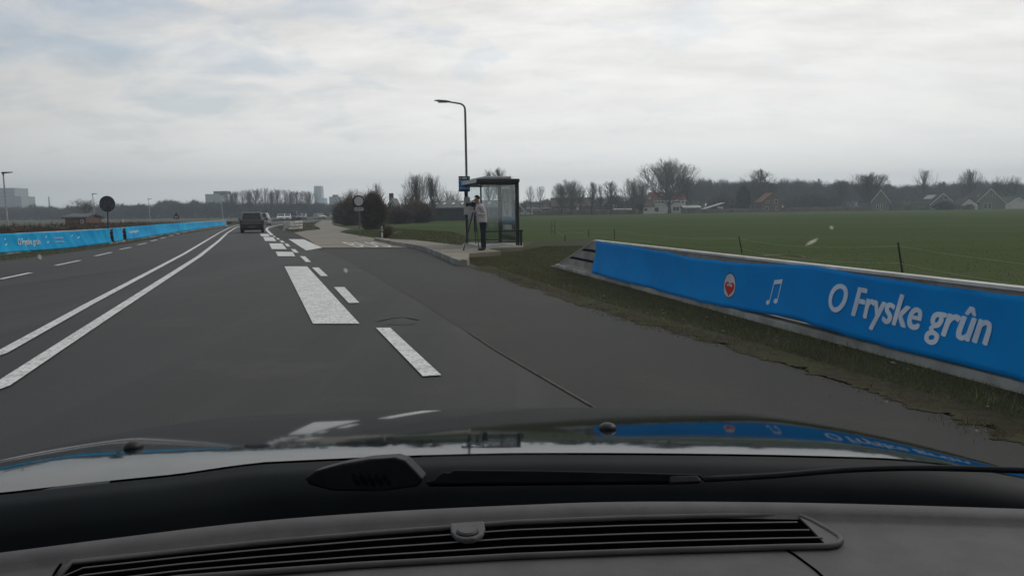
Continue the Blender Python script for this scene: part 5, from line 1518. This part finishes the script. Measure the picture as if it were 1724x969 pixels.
# ------------------------------------------------------------------ person
def skinned(name, verts, edges, radii, root, levels=2):
    me = bpy.data.meshes.new(name); me.from_pydata(verts, edges, [])
    ob = bpy.data.objects.new(name, me); COL.objects.link(ob)
    sk = ob.modifiers.new('skin', 'SKIN'); sk.use_smooth_shade = True
    for i, r_ in enumerate(radii):
        rr = r_ if isinstance(r_, tuple) else (r_, r_)
        me.skin_vertices[0].data[i].radius = rr
        me.skin_vertices[0].data[i].use_root = (i == root)
    sb = ob.modifiers.new('sub', 'SUBSURF'); sb.levels = levels; sb.render_levels = levels
    dg = bpy.context.evaluated_depsgraph_get()
    nm = bpy.data.meshes.new_from_object(ob.evaluated_get(dg))
    bpy.data.objects.remove(ob)
    return nm
def person():
    # local frame: faces -X (towards the tripod), z up, feet at 0
    J = []; E_ = []; Rr = []
    def j(p, r_, par=None):
        J.append(p); Rr.append(r_)
        if par is not None: E_.append((par, len(J) - 1))
        return len(J) - 1
    pel = j((0, 0, .90), (.135, .155))
    wst = j((-.01, 0, 1.04), (.115, .140), pel)
    chs = j((-.05, 0, 1.22), (.13, .165), wst)
    shl = j((-.10, 0, 1.37), (.10, .13), chs)
    nk = j((-.15, 0, 1.44), .052, shl)
    hd0 = j((-.185, 0, 1.51), .062, nk)
    hd1 = j((-.205, 0, 1.575), (.082, .074), hd0)
    hd2 = j((-.205, 0, 1.635), (.072, .066), hd1)
    for s_ in (-1, 1):
        hip = j((0, s_ * .085, .84), .098, pel)
        kn = j((-.02 if s_ < 0 else .015, s_ * .09, .47), .062, hip)
        cf = j((.0, s_ * .092, .34), .060, kn)
        an = j((.01, s_ * .095, .09), .040, cf)
        hl = j((.00, s_ * .098, .045), .042, an)
        toe = j((-.15, s_ * .105, .03), .032, hl)
        sh_ = j((-.10, s_ * .185, 1.36), .062, shl)
        if s_ < 0:   # the arm on the viewer's side, bent forward to the pan handle
            el = j((-.01, -.235, 1.11), .047, sh_); wr = j((-.24, -.16, 1.135), .032, el)
        else:
            el = j((-.17, .245, 1.14), .047, sh_); wr = j((-.33, .12, 1.28), .032, el)
        wp = Vector(J[wr]); dr = (wp - Vector(J[el])).normalized()
        pm = j(tuple(wp + dr * .055), (.030, .022), wr)
    nm = skinned('body', J, E_, Rr, 0)
    for mm in ('sweater', 'trousers', 'skin', 'shoe'): nm.materials.append(M[mm])
    for p in nm.polygons:
        c = p.center
        if c.z > 1.435 and abs(c.y) < .14 and c.x < -.05: mi = 2
        elif c.z > .88 and not (c.x < -.255 and (c.y < -.05 or c.y > .0) and 1.05 < c.z < 1.4 and (c - Vector((-.24, -.16, 1.135))).length < .12 or (c.x < -.34 and 1.2 < c.z < 1.4)): mi = 0
        elif c.z > .88: mi = 2
        elif c.z > .085: mi = 1
        else: mi = 3
        p.material_index = mi; p.use_smooth = True
    px_, Y_ = 813.5, 25.1
    p0 = at(813, 421.2, SZ)
    ob = bpy.data.objects.new('person', nm); COL.objects.link(ob)
    ob.location = (p0.x + .02, p0.y, SZ); ob.rotation_euler = (0, 0, R(22))
    tag(ob, 'man in a pale grey sweater and dark trousers leaning to a tripod camera', 'person')
    # hair cap
    hb = bmesh.new(); bmesh.ops.create_icosphere(hb, subdivisions=3, radius=.1)
    for v in hb.verts:
        v.co = Vector((v.co.x * .98, v.co.y * .86, v.co.z * .95)) + Vector((-.19, 0, 1.615))
    bmesh.ops.delete(hb, geom=[v for v in hb.verts if v.co.z < 1.60 - (v.co.x + .19) * .5 or (v.co.x < -.265 and v.co.z < 1.655)], context='VERTS')
    hm = bpy.data.meshes.new('hair'); hb.to_mesh(hm); hb.free(); hm.materials.append(M['hair'])
    ho = bpy.data.objects.new('hair', hm); COL.objects.link(ho); ho.parent = ob
    fm_ = MB()
    fm_.prism([(-.275, -.010, 1.575), (-.275, .010, 1.575), (-.302, .004, 1.540), (-.302, -.004, 1.540)], (0, 0, -.012))
    fm_.build('nose', M['skin'], ob, smooth=True)
    em = MB()
    for s_ in (-1, 1):
        em.tube([(-.262, s_ * .03, 1.575), (-.279, s_ * .03, 1.575)], .009, 8)
    em.build('eyes', M['print_dark'], ob)
    MB().box(-.275, -.262, -.022, .022, 1.515, 1.522).build('mouth', M['print_red'], ob)
    for s_ in (-1, 1):
        MB().tube([(-.185, s_ * .072, 1.545), (-.180, s_ * .086, 1.56), (-.185, s_ * .075, 1.585)], .011, 6).build('ear', M['skin'], ob, smooth=True)
    # fingers
    for (wr, el) in ((Vector((-.24, -.16, 1.135)), Vector((-.01, -.235, 1.11))), (Vector((-.33, .12, 1.28)), Vector((-.17, .245, 1.14)))):
        dr = (wr - el).normalized(); sd_ = dr.cross(Vector((0, 0, 1))).normalized(); nn = sd_.cross(dr)
        fg = MB()
        for k, l_ in enumerate((.062, .072, .068, .052)):
            b_ = wr + dr * .065 + nn * (.024 - .016 * k)
            fg.tube([b_, b_ + dr * l_ * .5 - sd_ * .012, b_ + dr * l_ * .72 - sd_ * .036, b_ + dr * l_ * .6 - sd_ * .055], [.0095, .009, .008, .006], 6)
        b_ = wr + dr * .03 + nn * .028
        fg.tube([b_, b_ + nn * .022 + dr * .03 - sd_ * .01, b_ + nn * .02 + dr * .055 - sd_ * .03], [.011, .010, .007], 6)
        fg.build('fingers', M['skin'], ob, smooth=True)
person()

# ------------------------------------------------------------------ cars ahead
def car(px, base, Y, W_, H, Ln, rz, col, label, kind='hatch', front=False, group='cars on the road ahead'):
    p = aty(px, base, Y)
    e = empty('car', (p.x, Y, .0), rz + (math.pi if front else 0), label, 'car', group)
    h = W_ / 2
    # y from 0 (rear) to Ln (front)
    if kind == 'hatch':
        prof = [(0.02, .35), (0.0, .62), (.05, .92), (Ln * .76, .90), (Ln * .97, .72), (Ln, .5), (Ln, .28), (Ln * .9, .2), (.12, .2)]
        gb_ = [(.06, .90), (Ln * .76, .90)]; gt_ = [(.26, H), (Ln * .52, H)]
    elif kind == 'van':
        prof = [(0.0, .3), (0.0, 1.0), (Ln * .84, 1.0), (Ln * .98, .8), (Ln, .5), (Ln, .28), (.1, .25)]
        gb_ = [(.01, 1.0), (Ln * .84, 1.0)]; gt_ = [(.05, H), (Ln * .66, H)]
    else:
        prof = [(0.02, .35), (0.0, .62), (.04, .90), (.5, .92), (Ln * .72, .90), (Ln * .97, .70), (Ln, .5), (Ln, .28), (Ln * .9, .2), (.12, .2)]
        gb_ = [(.35, .91), (Ln * .72, .90)]; gt_ = [(.85, H), (Ln * .52, H)]
    bd = MB()
    n = len(prof); v = []
    for (x_, k) in ((-h, .0), (-h * .93, 1), (h * .93, 1), (h, 0)):
        pass
    rings = [(-h, .05), (-h * .94, 0.0), (h * .94, 0.0), (h, .05)]
    for (x_, ins) in rings:
        for (y_, z_) in prof:
            cy_, cz_ = Ln / 2, .55
            v.append((x_, cy_ + (y_ - cy_) * (1 - ins * .6), cz_ + (z_ - cz_) * (1 - ins * 1.6)))
    f_ = [tuple(range(n)), tuple(3 * n + k for k in reversed(range(n)))]
    for r_ in range(3):
        for k in range(n): f_.append((r_ * n + k, r_ * n + (k + 1) % n, (r_ + 1) * n + (k + 1) % n, (r_ + 1) * n + k))
    bd.add(v, f_); bo = bd.build('body', M[col], e, bevel=.04, seg=3)
    tw = h * .82
    gh = MB()
    gh.add([(-h * .97, gb_[0][0], gb_[0][1] - .03), (h * .97, gb_[0][0], gb_[0][1] - .03), (h * .97, gb_[1][0], gb_[1][1] - .03), (-h * .97, gb_[1][0], gb_[1][1] - .03),
            (-tw, gt_[0][0], gt_[0][1]), (tw, gt_[0][0], gt_[0][1]), (tw, gt_[1][0], gt_[1][1]), (-tw, gt_[1][0], gt_[1][1])],
           [(0, 3, 2, 1), (4, 5, 6, 7), (0, 1, 5, 4), (1, 2, 6, 5), (2, 3, 7, 6), (3, 0, 4, 7)])
    gh.build('cabin', M['car_grey' if col == 'car_backlit' else col], e, bevel=.07, seg=4)  # paler cabin paints in the bright roof edges of the backlit hatchback
    def panel(a, b, c, d, nm, m, off, shr=.10, par=None):
        q = [Vector(k) for k in (a, b, c, d)]
        ce = sum(q, Vector()) / 4
        nr = (q[1] - q[0]).cross(q[2] - q[0]).normalized()
        if nr.dot(ce - Vector((0, Ln * .45, .9))) < 0: nr = -nr
        q = [ce + (k - ce) * (1 - shr) + nr * off for k in q]
        return MB().prism(q, nr * .012).build(nm, M[m], par or e)
    zb_ = gb_[0][1] + .01
    rwx = h * .97
    panel((-rwx, gb_[0][0], zb_), (rwx, gb_[0][0], zb_), (tw, gt_[0][0], H), (-tw, gt_[0][0], H), 'rear_window', 'glass_dark', .004, .17)
    panel((-rwx, gb_[1][0], zb_), (rwx, gb_[1][0], zb_), (tw, gt_[1][0], H), (-tw, gt_[1][0], H), 'windscreen', 'glass_dark', .004, .15)
    for s_ in (-1, 1):
        panel((s_ * rwx, gb_[0][0], zb_), (s_ * rwx, gb_[1][0], zb_), (s_ * tw, gt_[1][0], H), (s_ * tw, gt_[0][0], H), 'side_window', 'glass_dark', .004, .22)
        MB().box(s_ * h * .92 - .09, s_ * h * .92 + .09, -.03, .05, .62, .95 if kind != 'sedan' else .82).build('tail_light', M['tail'], e, bevel=.02)
        MB().box(s_ * h * .74 - .16, s_ * h * .74 + .16, Ln - .10, Ln + .015, .56, .70).build('headlight', M['head'], e, bevel=.03)
        MB().prism([(s_ * h, gb_[1][0] - .25, .92), (s_ * (h + .18), gb_[1][0] - .28, .95), (s_ * (h + .18), gb_[1][0] - .28, 1.07), (s_ * h, gb_[1][0] - .25, 1.0)], (0, .09, 0)).build('wing_mirror', M['black'], e, bevel=.02)
        for y_ in (Ln * .18, Ln * .80):
            wo = MB().tube([(s_ * (h - .20), y_, .30), (s_ * (h - .01), y_, .30)], .30, 20).build('wheel', M['tyre'], e, bevel=.02)
            MB().tube([(s_ * (h - .03), y_, .30), (s_ * (h + .004), y_, .30)], .19, 16).build('rim', M['rim'], wo)
    MB().box(-h * .96, h * .96, -.06, .08, .30, .52).build('rear_bumper', M['black' if col == 'car_backlit' else col], e, bevel=.04)
    MB().box(-.26, .26, -.075, -.062, .40, .50).build('number_plate', M['plate'], e)
    MB().box(-.26, .26, Ln + .016, Ln + .03, .38, .48).build('number_plate', M['plate'], e)
    MB().box(-h * .6, h * .6, Ln - .02, Ln + .012, .50, .60).build('grille', M['black'], e)
    return e
hd = R(16)
car(424.5, 390.6, 60, 1.66, 1.50, 3.6, hd, 'car_backlit', 'dark hatchback seen from behind in our lane, nearest of the traffic')
car(438.5, 378, 100, 1.75, 1.50, 4.1, R(10), 'car_silver', 'silver car half hidden ahead of the dark hatchback')
car(475, 370.5, 176, 1.7, 1.42, 4.0, R(12), 'car_white', 'left one of two white oncoming cars above the white barrier end', front=True)
car(484.5, 370.5, 180, 1.7, 1.42, 4.0, R(12), 'car_white', 'right one of two white oncoming cars above the white barrier end', front=True)
car(495, 370.3, 186, 1.9, 1.95, 4.8, R(12), 'car_blue', 'tall dark blue van behind the two white oncoming cars', 'van', True)
car(504, 370, 190, 1.7, 1.45, 4.0, R(10), 'car_blue', 'dark blue car right of the tall dark van', front=True)
car(511, 370, 196, 1.7, 1.45, 4.0, R(10), 'car_grey', 'grey car last in the queue after the dark blue car', front=True)
car(533, 369.6, 205, 1.75, 1.42, 4.2, R(35), 'car_silver', 'silver car alone left of where the side road vanishes', front=True)
car(560, 369.6, 210, 1.75, 1.42, 4.2, R(40), 'car_white', 'white car right of where the side road vanishes, near the bushes', front=True)
# parked vehicles by the dark house
car(897, 358, 238, 1.8, 1.5, 4.2, R(95), 'car_silver', 'silver car parked before the dark low house', 'hatch', group='parked cars by the far houses')
car(911, 357.5, 240, 1.9, 1.75, 4.6, R(90), 'car_white', 'white van parked before the dark low house', 'van', group='parked cars by the far houses')
car(1012, 357.5, 246, 1.8, 1.4, 4.2, R(90), 'car_white', 'white car parked between the farmhouse and the greenhouse', 'sedan', group='parked cars by the far houses')

# ------------------------------------------------------------------ the car we sit in
own = empty('car', (0, 0, 0), 0, 'interior and glossy dark bonnet of the car the picture is taken from', 'car')
XC = -.10
SL = [(-.9, .03), (0, .094), (.12, .139), (1.26, .242), (1.5, .34), (1.75, .75), (1.9, 1.6)]
US = np.linspace(-.9, 1.9, 281)
SS = np.interp(US, [q[0] for q in SL], [q[1] for q in SL])
ZZ = -np.concatenate([[0], np.cumsum((SS[1:] + SS[:-1]) / 2 * np.diff(US))])
ZZ = ZZ - np.interp(0, US, ZZ) + .953
def bon_z(x, y):
    dx_ = abs(x - XC)
    return float(np.interp(y - 1.25, US, ZZ)) - .03 * dx_ ** 2 - .35 * max(0, dx_ - .65) ** 2 - 5 * max(0, dx_ - .93) ** 2
def on_bonnet(px, py):
    d = ray(px, py); lo = 0.3
    t_ = .4
    while t_ < 4:
        p = CAM + d * t_
        if p.z < bon_z(p.x, p.y): return p
        t_ += .004
    return CAM + d * 2.5
edge_px = [(-160, 842), (0, 829), (150, 812), (300, 797), (385, 785), (440, 778), (520, 774), (700, 766), (862, 762), (1100, 762.5), (1290, 765), (1500, 771), (1700, 778), (1800, 782)]
EP = [on_bonnet(*q) for q in edge_px[:-2]] + [Vector((.74, 1.235, .93)), Vector((.98, 1.20, .9))]
EPx = [(q.x, q.y) for q in EP]
print('bonnet edge', [(round(q.x, 2), round(q.y, 2)) for q in EP])
nx, ny = 90, 70
v = []; f_ = []
HWB = 1.06
for i in range(nx + 1):
    x = XC - HWB + 2 * HWB * i / nx
    ye = lerp_poly(EPx, min(max(x, EPx[0][0]), EPx[-1][0]))
    for j in range(ny + 1):
        y = ye + (3.13 - ye) * j / ny
        z = bon_z(x, y)
        v.append((x, y, max(z, .30)))
for i in range(nx):
    for j in range(ny):
        k = i * (ny + 1) + j
        f_.append((k, k + ny + 1, k + ny + 2, k + 1))
bo = mesh_obj('bonnet', v, f_, M['bonnet'], own, True)
# front wings, bumper and doors closing the shell
sh_ = MB()
for s_ in (-1, 1):
    xo = XC + s_ * 1.05
    x_in = XC + s_ * 1.02
    sh_.box(min(xo, x_in), max(xo, x_in), 1.0, 2.0, .32, .55)
sh_.build('wing', M['bonnet'], own, bevel=.02)
for s_ in (-1, 1):
    wo = MB().tube([(XC + s_ * .72, 2.35, .31), (XC + s_ * 1.03, 2.35, .31)], .31, 28).build('wheel', M['tyre'], own)
    MB().tube([(XC + s_ * 1.0, 2.35, .31), (XC + s_ * 1.056, 2.35, .31)], .2, 20).build('rim', M['rim'], wo)
    x0_ = XC + s_ * .98; x1_ = XC + s_ * 1.03
    MB().box(min(x0_, x1_), max(x0_, x1_), -1.6, 1.0, .30, 1.0).build('door', M['bonnet'], own, bevel=.02)
    MB().tube([(XC + s_ * .98, .95, .98), (XC + s_ * .84, .35, 1.36), (XC + s_ * .66, .05, 1.56)], .035, 8).build('pillar', M['cowl'], own, smooth=True)
    MB().tube([(XC + s_ * .98, -.9, .98), (XC + s_ * .68, -1.0, 1.56)], .04, 8).build('pillar', M['cowl'], own)
MB().box(XC - .70, XC + .70, -1.7, .06, 1.56, 1.60).build('roof', M['bonnet'], own, bevel=.015)
MB().box(XC - .72, XC + .72, -1.75, -1.6, .4, 1.58).build('tailgate', M['bonnet'], own, bevel=.02)
MB().box(XC - .8, XC + .8, -1.6, 1.1, .28, .32).build('floor_pan', M['deep'], own)
# cowl panel
cw = []; cf_ = []
N_ = 60
for i in range(N_ + 1):
    x = XC - 1.04 + 2.08 * i / N_
    ye = lerp_poly(EPx, min(max(x, EPx[0][0]), EPx[-1][0]))
    zb_ = bon_z(x, ye)
    for (dy_, dz_) in ((.02, -.012), (-.004, -.010), (-.012, .0), (-.05, -.008), (-.075, -.022), (-.085, -.035), (-.10, -.09), (-.12, -.22)):
        cw.append((x, ye + dy_, zb_ + dz_))
for i in range(N_):
    for j in range(7):
        k = i * 8 + j
        cf_.append((k, k + 1, k + 9, k + 8))
co = mesh_obj('cowl', cw, cf_, M['cowl'], own, True)
# washer nozzles
for (px, py, w2) in ((225, 748, .021), (1023, 716, .023)):
    p = on_bonnet(px, py + 6)
    bm = bmesh.new(); bmesh.ops.create_icosphere(bm, subdivisions=3, radius=1)
    for q in bm.verts: q.co = Vector((q.co.x * w2 * .75, q.co.y * w2 * .95, max(q.co.z, -.3) * .0115))
    me = bpy.data.meshes.new('washer_nozzle'); bm.to_mesh(me); bm.free(); me.materials.append(M['black'])
    for q in me.polygons: q.use_smooth = True
    o = bpy.data.objects.new('washer_nozzle', me); COL.objects.link(o); o.parent = own
    o.location = (p.x, p.y, p.z + .002); o.rotation_euler = (R(-9), 0, 0)
# wiper pivot cover and wiper arms
def slab(nm, pts, Y, thick, m, bev, back=0.05):
    q = [aty(x, y, Y) for x, y in pts]
    return MB().prism(q, (0, thick, -.01)).build(nm, M[m], own, bevel=bev, seg=3)
slab('wiper_cover', [(512, 804), (530, 792), (575, 780), (620, 772), (665, 769), (682, 774), (697, 789), (713, 806), (703, 819), (640, 827), (560, 826), (520, 816)], 1.02, .05, 'wiper', .020)
for k in range(5):
    slab('rib', [(592 + k * 13, 797), (596 + k * 13, 796), (605 + k * 13, 809), (601 + k * 13, 810)], 1.017, .004, 'cowl', 0)
slab('wiper_arm', [(716, 810), (728, 808), (738, 799), (746, 793), (756, 795), (764, 790), (900, 791), (1050, 794), (1180, 797.5), (1187, 807), (1130, 811), (900, 813), (720, 815)], 1.00, .02, 'wiper', .004)
slab('arm_clip', [(1128, 801), (1176, 800), (1184, 810), (1128, 812)], .995, .02, 'dash', .003)
MB().tube(smooth_curve([aty(1186, 806, 1.0), aty(1300, 800, 1.0), aty(1430, 790, 1.0), aty(1560, 787, .98), aty(1760, 792, .92)], 6), [.004] * 25, 8).build('wiper_blade', M['wiper'], own, smooth=True)
# windscreen and its dark lower band
def wsy(z): return .92 - (z - .98) * 1.45
v = []; f_ = []
for i in range(13):
    x = XC - .74 + 1.48 * i / 12
    for j in range(9):
        z = .98 + .58 * j / 8
        v.append((x * (1 - .1 * j / 8), wsy(z) - .12 * (x - XC) ** 2, z))
for i in range(12):
    for j in range(8): f_.append((i * 9 + j, i * 9 + 9 + j, i * 9 + 10 + j, i * 9 + j + 1))
ws = mesh_obj('windscreen', v, f_, M['clear'], own, True)
sm = bpy.data.materials.new('dried_splash'); sm.use_nodes = True
t = sm.node_tree; t.nodes.remove(t.nodes['Principled BSDF'])
ta = t.nodes.new('ShaderNodeBsdfTransparent'); tl_ = t.nodes.new('ShaderNodeBsdfTranslucent'); tl_.inputs[0].default_value = (.95, .93, .8, 1)
tm_ = t.nodes.new('ShaderNodeMixShader'); tm_.inputs[0].default_value = .13
t.links.new(ta.outputs[0], tm_.inputs[1]); t.links.new(tl_.outputs[0], tm_.inputs[2]); t.links.new(tm_.outputs[0], t.nodes['Material Output'].inputs['Surface'])
for (sx, sy, la, lb_, an) in ((1367, 407, 13, 3.5, 32), (1400, 383, 4, 3.5, 0), (67, 432, 4, 5, 0), (582, 455, 4, 4.5, 0)):
    for fr_ in (1.0, .7, .4):
        q = []
        for k in range(18):
            a_ = 2 * math.pi * k / 18
            ex_, ey_ = la * fr_ * math.cos(a_), lb_ * fr_ * math.sin(a_) * (1 + .3 * math.sin(2 * a_))
            d = ray(sx + ex_ * math.cos(R(an)) + ey_ * math.sin(R(an)), sy - ex_ * math.sin(R(an)) + ey_ * math.cos(R(an)))
            # meet the raked glass: y = .92 - (z - .98) * 1.45 - .12 (x - XC)^2
            t_ = .3
            while t_ < 2 and (d.y * t_) < wsy(CAM.z + d.z * t_) - .12 * (d.x * t_ - XC) ** 2 - .0015 * (1 - fr_) - .002: t_ += .002
            q.append(CAM + d * t_)
        sp_ = MB(); sp_.add(q, [tuple(range(18))]); sp_.build('dirt_speck', sm, ws)
# dashboard
ZD = 1.080
lip_px = [(-120, 935), (0, 922), (215, 895), (430, 870), (640, 854), (862, 843), (1062, 837), (1362, 839), (1724, 849), (1850, 853)]
LP_ = [at(x, y, ZD) for x, y in lip_px]
LPx = sorted([(q.x, q.y) for q in LP_])
LC = smooth_curve([Vector((a, b, 0)) for a, b in LPx], 6)
LPx = [(q.x, q.y) for q in LC]
print('lip', [(round(a, 2), round(b, 2)) for a, b in LPx[::6]])
v = []; f_ = []
prof = [(.05, -.16), (.028, -.06), (.010, -.022), (.004, -.010), (-.002, -.003), (-.010, 0), (-.022, -.0008), (-.027, -.0035), (-.031, -.0075), (-.036, -.0085), (-.06, -.0085), (-.12, -.0080), (-.2, -.009), (-.28, -.014), (-.34, -.03), (-.38, -.07), (-.40, -.16), (-.40, -.3)]
nxd = 120
for i in range(nxd + 1):
    x = XC - .72 + 1.44 * i / nxd
    yl = lerp_poly(LPx, x)
    yl = min(yl, .8)
    for (dy_, dz_) in prof: v.append((x, max(yl + dy_, .08 if dy_ > -.3 else .03), ZD + dz_))
np_ = len(prof)
for i in range(nxd):
    for j in range(np_ - 1):
        k = i * np_ + j; f_.append((k, k + 1, k + np_ + 1, k + np_))
da = mesh_obj('dashboard', v, f_, M['dash'], own, True)
# dark tray between dashboard edge and cowl
MB().box(XC - 1.02, XC + 1.02, .45, 1.3, .80, .84).build('bulkhead', M['deep'], own)
ZV = ZD - .0085
vt = [(95, 972), (122, 946), (430, 914), (620, 897.5), (750, 888), (862, 879), (1050, 871.5), (1200, 868), (1342, 866.5)]
vb = [(-60, 1020), (60, 1003), (300, 972), (600, 950), (862, 935), (1100, 926), (1320, 919.5), (1396, 918)]
rend = [(1342, 866.5), (1366, 876), (1396, 893), (1412, 903), (1416, 909), (1410, 915), (1396, 918)]
out_ = [(-60, 1018)] + vt + rend[1:] + list(reversed(vb))[1:]
fl = MB(); fl.prism([Vector((*at(x, y, ZV + .0016).xy, ZV + .0006)) for x, y in out_], (0, 0, .0010))
ve = fl.build('vent', M['deep'], da)  # black plate paints the shade of a recess not cut into the dash
# bezel
bz = MB()
loop = [Vector((*at(x, y, ZV + .003).xy, ZV + .0028)) for x, y in vt + rend[1:] + list(reversed(vb))[1:]]
bz.tube(loop, .0024, 8); bz.build('bezel', M['dash'], ve, smooth=True)
def Vt(x): return lerp_poly(vt, x)
def Vb(x): return lerp_poly(vb, x)
for k, (fr_, xe) in enumerate(((.20, 1342), (.45, 1362), (.70, 1384), (.93, 1400))):
    a = []; xs = np.linspace(40, xe, 40)
    v = []; f_ = []
    for x in xs:
        y = Vt(min(x, 1342)) + (Vb(x) - Vt(min(x, 1342))) * fr_
        p = at(x, y, ZV + .0045)
        v += [(p.x, p.y, ZV + .0046), (p.x, p.y - .0016, ZV + .0044), (p.x, p.y - .0014, ZV + .0038), (p.x, p.y + .0002, ZV + .0040)]
    for i in range(len(xs) - 1):
        for j in range(4): f_.append((4 * i + j, 4 * i + (j + 1) % 4, 4 * i + 4 + (j + 1) % 4, 4 * i + 4 + j))
    mesh_obj('slat', v, f_, M['dash'], ve)
# right end plate of the vent
ep = MB(); ep.prism([Vector((*at(x, y, ZV + .004).xy, ZV + .0020)) for x, y in [(1345, 868), (1366, 877), (1396, 894), (1411, 904), (1414, 909), (1408, 914), (1392, 916), (1362, 884)]], (0, 0, .0015)); ep.build('end_plate', M['dash'], ve)
# light sensor
tabp = [(757, 881.5), (815, 877.5), (817, 890), (812, 901), (800, 907), (782, 908.5), (768, 905), (760, 896)]
tb2 = MB(); tb2.prism([Vector((*at(x, y, ZV + .007).xy, ZV + .0035)) for x, y in tabp], (0, 0, .0045)); so_ = tb2.build('sensor_tab', M['dash'], da, bevel=.0015)
c = at(787, 893, ZV + .009)
MB().tube([(c.x, c.y, ZV + .0078), (c.x, c.y, ZV + .0087)], .0088, 28).build('sensor_ring', M['cowl'], so_)
MB().tube([(c.x, c.y, ZV + .0086), (c.x, c.y, ZV + .0102)], [.0080, .0070], 28).build('light_sensor', M['dash'], so_)
# seam of the airbag lid
mb = MB()
pts = [Vector((*at(x, y, ZV).xy, ZV + .0006)) for x, y in [(1316, 921), (1340, 936), (1375, 962), (1400, 985)]]
mb.tube(pts, .0011, 5); mb.build('seam', M['deep'], da)
mb = MB()
pts = [Vector((*at(x, y, ZV).xy, ZV + .0006)) for x, y in [(106, 946), (96, 960), (88, 975)]]
mb.tube(pts, .0011, 5); mb.build('seam', M['deep'], da)

# ------------------------------------------------------------------ haze
hz_ = MB().box(-1500, 1500, -55, 1600, -1.2, 64).build('haze', None)
hm = bpy.data.materials.new('haze_air'); hm.use_nodes = True
t = hm.node_tree
t.nodes.remove(t.nodes['Principled BSDF'])
pv = t.nodes.new('ShaderNodeVolumePrincipled')
pv.inputs['Color'].default_value = (.76, .89, 1.0, 1)
pv.inputs['Density'].default_value = .00072
pv.inputs['Anisotropy'].default_value = .25
t.links.new(pv.outputs[0], t.nodes['Material Output'].inputs['Volume'])
hz_.data.materials.append(hm)
tag(hz_, kind='stuff')
